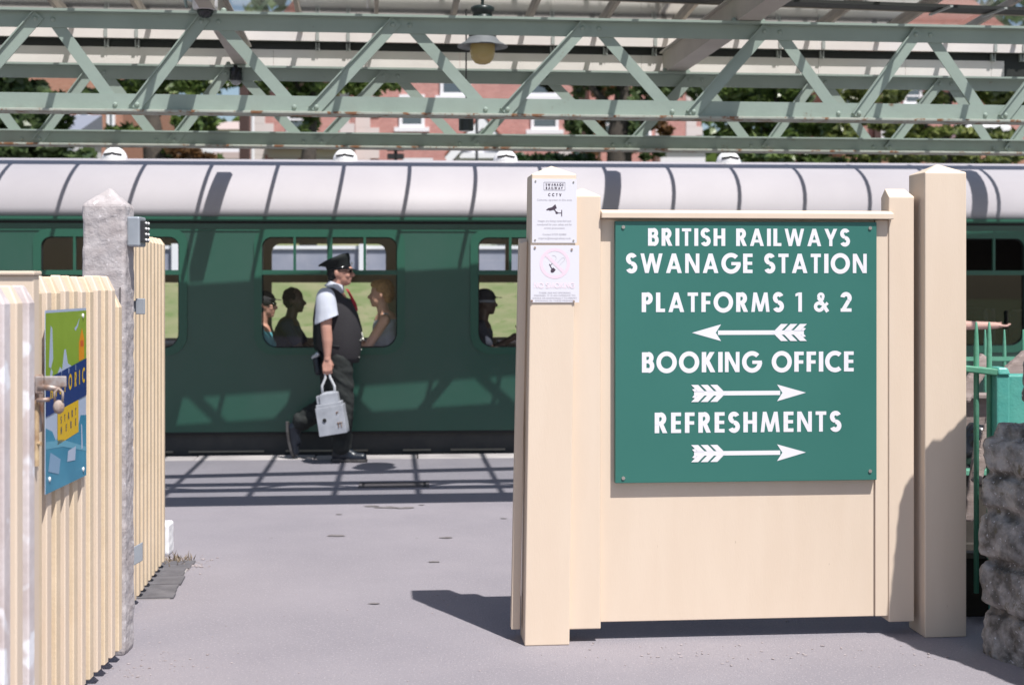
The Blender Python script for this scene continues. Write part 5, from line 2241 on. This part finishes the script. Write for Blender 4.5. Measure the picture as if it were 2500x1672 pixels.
for s_ in (gx0, gx1):
    mb.prism([Vector((s_, DP - .15, zb_ + .02)), Vector((gp, DP - .15, zt_ + .02)), Vector((gp, DP - .15, zt_ + .10)), Vector((s_, DP - .15, zb_ + .10))], (0, 2.3, 0))
mb.build('roof', TILE, por)
# black plates on a post in front of the house
sg = thing('road_sign', (hx(965, 40), 40, 1.75), 'post with two rows of black sign plates in front of the brick house', 'sign')
mb = MB()
X = hx(966, 40)
mb.tube([(X, 40, 1.72), (X, 40, hz(360, 40))], .05, 10)
mb.build('pole', BLACKM, sg)
for y0, y1 in ((359, 370), (376, 390)):
    for x0, x1 in ((946, 964), (968, 987)):
        mb = MB()
        mb.box(None, hx(x0, 40), hx(x1, 40), 39.9, 39.94, hz(y1, 40), hz(y0, 40))
        mb.build('plate', mat('black_plate', (.02, .02, .022), .5), sg)
# thin dark lamp pole
mb = MB()
X = hx(1164, 38)
mb.tube([(X, 38, 1.7), (X, 38, hz(240, 38))], [.045, .035], 8)
tag(mb.build('thin_pole', mat('dark_pole', (.05, .055, .06), .5)), 'thin dark pole standing before the white gabled porch', 'pole')

gw = thing('garden_wall', (0, 33.2, 1.7), 'long pale blue grey garden wall with white posts beyond the grass bank', 'wall')
mb = MB()
mb.box(None, -22, 22, 33.2, 33.45, 1.6, 2.38)
mb.build('wall', mat('blue_grey_render', (.30, .31, .38), .8, (.22, .24, .31), 1.3), gw)
mb = MB()
mb.box(None, -22, 22, 33.15, 33.5, 2.3805, 2.46)
mb.build('coping', TRIMW, gw)
for k in range(15):
    x = -15 + k * 2.3 + random.uniform(-.4, .4)
    mb = MB()
    mb.box(None, x - .08, x + .08, 33.0, 33.14, 1.6, 2.75)
    mb.build('post', TRIMW, gw)
mb = MB()
mb.box(None, hx(985, 44), hx(1058, 44), 43.6, 43.9, 2.2, hz(389, 44))
tag(mb.build('white_wall', RENDERW), 'low white wall in front of the brick house beside the sign plates', 'wall')

# far wooded rise closing the view
random.seed(77)
mb = MB()
for k in range(11000):
    x = random.uniform(-62, 62)
    d_ = random.uniform(88, 104)
    pxx = CX + F * x / d_
    top = 25 + 5 * noise.noise(Vector((x * .07, 1, 0))) + 3 * noise.noise(Vector((x * .3, 2, 0)))
    if 500 < pxx < 600:
        top = 12
    z = random.uniform(6, top)
    p = Vector((x, d_, z))
    a_ = Vector((random.gauss(0, 1), random.gauss(0, 1), random.gauss(0, 1))).normalized()
    b_ = a_.cross(Vector((random.gauss(0, 1), random.gauss(0, 1), random.gauss(0, 1)))).normalized()
    s_ = random.uniform(.5, 1.1)
    mb.add([p - a_ * s_, p + b_ * s_ * .6, p + a_ * s_, p - b_ * s_ * .6], [(0, 1, 2, 3)])
tag(mb.build('far_woodland', LEAF1, origin=(0, 96, 6)), kind='stuff')

# second house to the right, among the trees
D3 = 52.0
hb = thing('brick_house', (hx(1660, D3), D3 + 4, 3.5), 'narrow red brick house with pale corner stones just right of the ivy covered tree', 'house')
mb = MB()
wallbox(mb, hx(1440, D3), hx(1712, D3), 3.2, 11.2, D3, D3 + 8)
mb.build('wall', BRICK, hb)
quoins(hb, 1675, D3, 3.4, 11, .6)
quoins(hb, 1600, D3, 3.4, 11, .5)
for x0, x1, y0, y1 in ((1540, 1590, 270, 340), (1460, 1520, 270, 340)):
    window(hb, x0, x1, y0, y1, D3)
mb = MB()
mb.box(None, hx(1600, D3), hx(1715, D3), D3 - 1.2, D3 - .035, hz(376, D3), hz(366, D3))
mb.build('porch_roof', SLATE, hb)
mb = MB()
wallbox(mb, hx(1605, D3), hx(1712, D3), 3.2, hz(377, D3), D3 - 1.1, D3 - .04)
mb.build('bay', RENDERW, hb)
mb = MB()
xa, xb, zr = hx(1425, D3), hx(1727, D3), 11.2
mb.prism([Vector((xa, D3 - .4, zr)), Vector((xb, D3 - .4, zr)), Vector(((xa + xb) / 2, D3 - .4, zr + 3))], (0, 8.8, 0))
mb.build('roof', TILE, hb)
# third house far right
hc = thing('brick_house', (hx(2260, D3), D3 + 4, 3.5), 'red brick house with white windows mostly hidden by the trees at the far right', 'house')
mb = MB()
wallbox(mb, hx(2060, D3), hx(2560, D3), 3.2, 9.6, D3 + 1, D3 + 9)
mb.build('wall', BRICK, hc)
for x0, x1, y0, y1 in ((2052, 2110, 214, 262), (2160, 2195, 214, 262), (2205, 2250, 214, 256), (2150, 2185, 320, 410), (2330, 2400, 300, 330)):
    window(hc, x0, x1, y0, y1, D3 + 1)
mb = MB()
mb.box(None, hx(2148, D3), hx(2163, D3), D3 + .7, D3 + .99, 3.2, 9.4)
mb.build('downpipe', BROWNP, hc)
mb = MB()
xa, xb, zr = hx(2040, D3), hx(2580, D3), 9.6
mb.add([(xa, D3 + .5, zr), (xb, D3 + .5, zr), (xb, D3 + 9.5, zr), (xa, D3 + 9.5, zr), (xa + 1.5, D3 + 5, zr + 3.4), (xb - 1.5, D3 + 5, zr + 3.4)], [(0, 1, 5, 4), (1, 2, 5), (2, 3, 4, 5), (3, 0, 4), (3, 2, 1, 0)])
mb.build('roof', TILE, hc)
# van on the street far right
vn = thing('parked_van', (hx(2395, 48), 48, hz(360, 48)), 'white van parked beyond the trees at the far right', 'van')
mb = MB()
xa, xb = hx(2330, 48), hx(2470, 48)
zz0, zz1 = hz(352, 48), hz(304, 48)
mb.prism([Vector((xa, 48, zz0)), Vector((xb, 48, zz0)), Vector((xb, 48, zz1 - .05)), Vector((xb - .25, 48, zz1)), Vector((xa + .55, 48, zz1)), Vector((xa + .1, 48, zz0 + .45))], (0, 1.7, 0))
mb.build('body', TRIMW, vn, bevel=.06)
mb = MB()
mb.prism([Vector((xa + .35, 47.99, zz1 - .38)), Vector((xa + .95, 47.99, zz1 - .38)), Vector((xa + .95, 47.99, zz1 - .08)), Vector((xa + .58, 47.99, zz1 - .08))], (0, .008, 0))
mb.build('window', GLOSSB, vn)
for X in (xa + .35, xb - .35):
    mb = MB()
    mb.tube([(X, 47.98, zz0 + .02), (X, 48.2, zz0 + .02)], .3, 18)
    mb.build('wheel', BLACKM, vn)
# terrace carrying the van
mb = MB()
mb.box(None, hx(2050, 48), hx(2650, 48), 47.5, 50.5, 2.0, zz0 - .3)
tag(mb.build('retaining_wall', BRICKO), 'brown brick retaining wall under the white van', 'wall')

# left: brick house, slate roofed outbuilding, white house, brown post
D4 = 50.0
hd = thing('brown_brick_house', (hx(240, D4), D4 + 4, 3), 'brown brick house with tall white window frames behind the left tree', 'house')
mb = MB()
wallbox(mb, hx(-260, D4), hx(300, D4), 3.0, 10.5, D4, D4 + 8)
mb.build('wall', BRICKO, hd)
for x0, x1, y0, y1 in ((190, 222, 250, 420), (262, 282, 250, 420), (20, 90, 200, 300)):
    window(hd, x0, x1, y0, y1, D4, sill=False)
mb = MB()
xa, xb, zr = hx(-280, D4), hx(318, D4), 10.5
mb.add([(xa, D4 - .4, zr), (xb, D4 - .4, zr), (xb, D4 + 8.4, zr), (xa, D4 + 8.4, zr), (xa + 1.5, D4 + 4, zr + 3.4), (xb - 1.5, D4 + 4, zr + 3.4)], [(0, 1, 5, 4), (1, 2, 5), (2, 3, 4, 5), (3, 0, 4), (3, 2, 1, 0)])
mb.build('roof', SLATE, hd)
sh_ = thing('outbuilding', (hx(150, 44), 44, 2.5), 'low outbuilding with a blue grey slate roof behind the left tree', 'outbuilding')
mb = MB()
wallbox(mb, hx(88, 44), hx(180, 44), 2.0, hz(330, 44), 44, 47)
mb.build('wall', RENDERW, sh_)
mb = MB()
mb.add([(hx(82, 44), 43.7, hz(332, 44)), (hx(186, 44), 43.7, hz(332, 44)), (hx(186, 44), 46.8, hz(255, 44)), (hx(82, 44), 46.8, hz(255, 44)), (hx(82, 44), 46.9, hz(332, 44)), (hx(186, 44), 46.9, hz(332, 44))],
       [(0, 1, 2, 3), (3, 2, 5, 4), (0, 3, 4), (1, 5, 2), (0, 4, 5, 1)])
mb.build('roof', mat('blue_slate', (.20, .22, .27), .6), sh_)
hw_ = thing('white_house', (hx(555, 75), 79, 4), 'distant white rendered house with a low roof between the trees and the brown post', 'house')
mb = MB()
wallbox(mb, hx(480, 75), hx(612, 75), 4, hz(318, 75), 75, 83)
mb.build('wall', RENDERW, hw_)
mb = MB()
xa, xb, zr = hx(474, 75), hx(618, 75), hz(318, 75)
mb.add([(xa, 74.6, zr), (xb, 74.6, zr), (xb, 83.4, zr), (xa, 83.4, zr), (xa + 1, 79, zr + .9), (xb - 1, 79, zr + .9)], [(0, 1, 5, 4), (1, 2, 5), (2, 3, 4, 5), (3, 0, 4), (3, 2, 1, 0)])
mb.build('roof', mat('pale_tile', (.42, .34, .32), .8), hw_)
mb = MB()
wallbox(mb, hx(520, 75), hx(585, 75), hz(388, 75), hz(372, 75), 74.9, 74.99)
mb.build('pink_band', mat('pinkish_wall', (.45, .36, .35), .8), hw_)
mb = MB()
mb.box(None, hx(584, 43), hx(606, 43), 43, 43.3, 2.0, 9.0)
tag(mb.build('brown_post', BROWNP, bevel=.01), 'stout dark brown post at the left corner of the brick house', 'post')
mb = MB()
mb.tube([(hx(616, 43), 43.1, 2.0), (hx(616, 43), 43.1, 9.0)], .045, 8)
tag(mb.build('white_pipe', TRIMW), 'slim white downpipe just right of the brown post', 'pipe')


# trees
def tree(name, label, foot, dist, trunk, clumps, nleaf, lsize, leafm, seed, group='trees behind the carriage'):
    """trunk: photo points with px widths; clumps: (x, y, rx, ry) in photo pixels"""
    random.seed(seed)
    base = Vector((hx(foot, dist), dist, 1.6))
    t_ = thing(name, base, label, 'tree', group)
    mb = MB()
    for br in trunk:
        pts = [Vector((hx(a, dist), dist + random.uniform(-.15, .15), hz(b, dist))) for a, b, c_ in br]
        if br is trunk[0]:
            pts = [base + Vector((0, 0, 0))] + pts
            rs = [br[0][2] * dist / F / 2 * 1.15] + [c_ * dist / F / 2 for a, b, c_ in br]
        else:
            rs = [c_ * dist / F / 2 for a, b, c_ in br]
        mb.tube(pts, rs, 10)
    mb.build('trunk', BARK, t_, smooth=True)
    mb = MB()
    tot = sum(c_[2] * c_[3] for c_ in clumps)
    for (x, y, rx, ry) in clumps:
        c_ = Vector((hx(x, dist), dist, hz(y, dist)))
        RX, RZ = rx * dist / F, ry * dist / F
        RY = max(RX, RZ) * .9
        sub = [(Vector((random.gauss(0, .45), random.gauss(0, .5), random.gauss(0, .45))), random.uniform(.22, .42)) for _ in range(int(9 + rx * ry / 500))]
        for k in range(int(.72 * nleaf * rx * ry / tot)):
            o_, r0 = random.choice(sub)
            q = Vector((random.gauss(0, 1), random.gauss(0, 1), random.gauss(0, 1)))
            q.normalize()
            q = o_ + q * r0 * random.uniform(.5, 1)
            if q.length > 1.15:
                q *= 1.1 / q.length
            p = c_ + Vector((q.x * RX, q.y * RY, q.z * RZ))
            s_ = lsize * random.uniform(.7, 1.45)
            a_ = Vector((random.gauss(0, 1), random.gauss(0, 1), random.gauss(0, .6))).normalized()
            b_ = a_.cross(Vector((random.gauss(0, 1), random.gauss(0, 1), random.gauss(0, 1)))).normalized()
            mb.add([p - a_ * s_, p + b_ * s_ * .45, p + a_ * s_, p - b_ * s_ * .45], [(0, 1, 2, 3)])
    mb.build('crown', leafm, t_)
    return t_


tree('leafy_tree', 'dark leafy tree with sky gaps at the far left', 40, 34, [[(60, 420, 26), (50, 300, 20), (60, 150, 12)], [(55, 330, 12), (140, 250, 8)]],
     [(20, 215, 80, 60), (110, 235, 80, 45), (40, 290, 90, 40), (60, 380, 110, 40), (165, 385, 70, 35), (-60, 300, 80, 120), (90, 120, 140, 60), (210, 60, 90, 60), (225, 235, 50, 30), (60, 330, 120, 60), (10, 390, 120, 40)], 10500, .17, LEAF2, 31)
tree('leafy_tree', 'tree with thick brown trunk and light green clump left of the white house', 385, 36, [[(384, 400, 62), (372, 300, 46), (350, 200, 30), (340, 100, 20)], [(372, 300, 20), (430, 200, 14)], [(360, 250, 16), (300, 180, 10)]],
     [(400, 210, 60, 32), (470, 300, 55, 40), (330, 230, 60, 40), (430, 370, 45, 30), (300, 330, 40, 40), (400, 90, 120, 60), (500, 390, 45, 14), (520, 205, 60, 28), (545, 190, 60, 30), (300, 210, 60, 34)], 7800, .16, LEAF1, 32)
tree('leafy_tree', 'russet bush of mixed leaves below the left girder bars', 460, 35, [[(462, 420, 8), (465, 380, 5)]], [(462, 380, 48, 26), (500, 395, 30, 14)], 900, .14, LEAFR, 37)
tree('leafy_tree', 'tree with black trunk and bright green leaves before the brick house', 752, 37, [[(752, 400, 40), (758, 320, 30), (765, 200, 20), (770, 100, 14)], [(760, 280, 12), (720, 200, 8)], [(760, 250, 12), (830, 190, 8)]],
     [(755, 270, 36, 55), (760, 205, 70, 30), (860, 205, 60, 26), (700, 190, 40, 25), (930, 205, 60, 22), (740, 110, 120, 60), (640, 210, 40, 30)], 4600, .15, LEAF1, 33)
tree('ivy_tree', 'ivy covered tree with twin dark trunks right of the middle houses', 1510, 40, [[(1512, 400, 62), (1512, 330, 58), (1520, 240, 40), (1530, 130, 24)], [(1512, 350, 40), (1590, 270, 26), (1620, 180, 16)], [(1514, 290, 26), (1440, 210, 14)]],
     [(1520, 300, 48, 70), (1580, 260, 34, 40), (1415, 290, 36, 45), (1420, 210, 40, 24), (1500, 200, 60, 26), (1470, 90, 130, 60), (1590, 360, 30, 30), (1620, 205, 60, 26), (1700, 230, 40, 40)], 6800, .15, LEAF2, 34)
tree('leafy_tree', 'russet leaved small tree between the ivy tree and the brick house', 1465, 43, [[(1462, 400, 10), (1465, 280, 6)]], [(1465, 225, 36, 30), (1470, 300, 30, 36), (1600, 300, 40, 40), (1440, 380, 30, 20)], 1300, .14, LEAFR, 38)
tree('leafy_tree', 'broad mid green tree left of the half hidden brick house', 1900, 36, [[(1885, 420, 34), (1895, 300, 24), (1900, 200, 16)], [(1890, 320, 14), (1990, 240, 9)], [(1890, 330, 12), (1800, 250, 8)]],
     [(1800, 235, 75, 40), (1900, 235, 90, 45), (1800, 310, 70, 40), (1900, 320, 90, 40), (1990, 310, 90, 35), (1850, 385, 110, 30), (1990, 385, 110, 30), (1760, 260, 40, 60), (1850, 130, 160, 60)], 9500, .15, LEAF1, 35)
tree('leafy_tree', 'yellow green tree overhanging the right end of the carriage roof', 2320, 35, [[(2320, 420, 22), (2310, 330, 18), (2330, 200, 12)], [(2315, 330, 10), (2430, 260, 7)], [(2315, 340, 10), (2210, 280, 7)]],
     [(2170, 300, 70, 26), (2290, 330, 80, 25), (2420, 340, 80, 24), (2380, 235, 60, 22), (2470, 240, 60, 40), (2240, 380, 70, 22), (2340, 390, 80, 18), (2460, 385, 80, 28), (2110, 380, 50, 30), (2280, 240, 40, 18), (2400, 130, 140, 50), (2080, 235, 60, 30), (2190, 230, 45, 30), (2230, 320, 70, 40), (2050, 330, 50, 40)], 9500, .15, LEAF3, 36)


def hedge(name, label, x0, x1, y0, dist, m, seed, n):
    random.seed(seed)
    mb = MB()
    X0, X1, zt = hx(x0, dist), hx(x1, dist), hz(y0, dist)
    for k in range(n):
        x = random.uniform(X0, X1)
        z = zt - abs(random.gauss(0, .45)) + .08 * noise.noise(Vector((x * 3, 0, 0)))
        y = dist + random.uniform(-.5, .5)
        if random.random() < .4:
            z = random.uniform(1.7, zt)
            y = dist - .5
        p = Vector((x, y, max(1.7, z)))
        a_ = Vector((random.gauss(0, 1), random.gauss(0, 1), random.gauss(0, 1))).normalized()
        b_ = a_.cross(Vector((random.gauss(0, 1), random.gauss(0, 1), random.gauss(0, 1)))).normalized()
        s_ = random.uniform(.07, .14)
        mb.add([p - a_ * s_, p + b_ * s_ * .5, p + a_ * s_, p - b_ * s_ * .5], [(0, 1, 2, 3)])
    mb.box(None, X0 + .1, X1 - .1, dist - .35, dist + .4, 1.6, zt - .25)
    tag(mb.build(name, m), label, 'hedge')


hedge('clipped_hedge', 'dark clipped hedge along the wall right of the white porch', 1255, 1450, 380, 41, HEDGEL, 41, 3500)
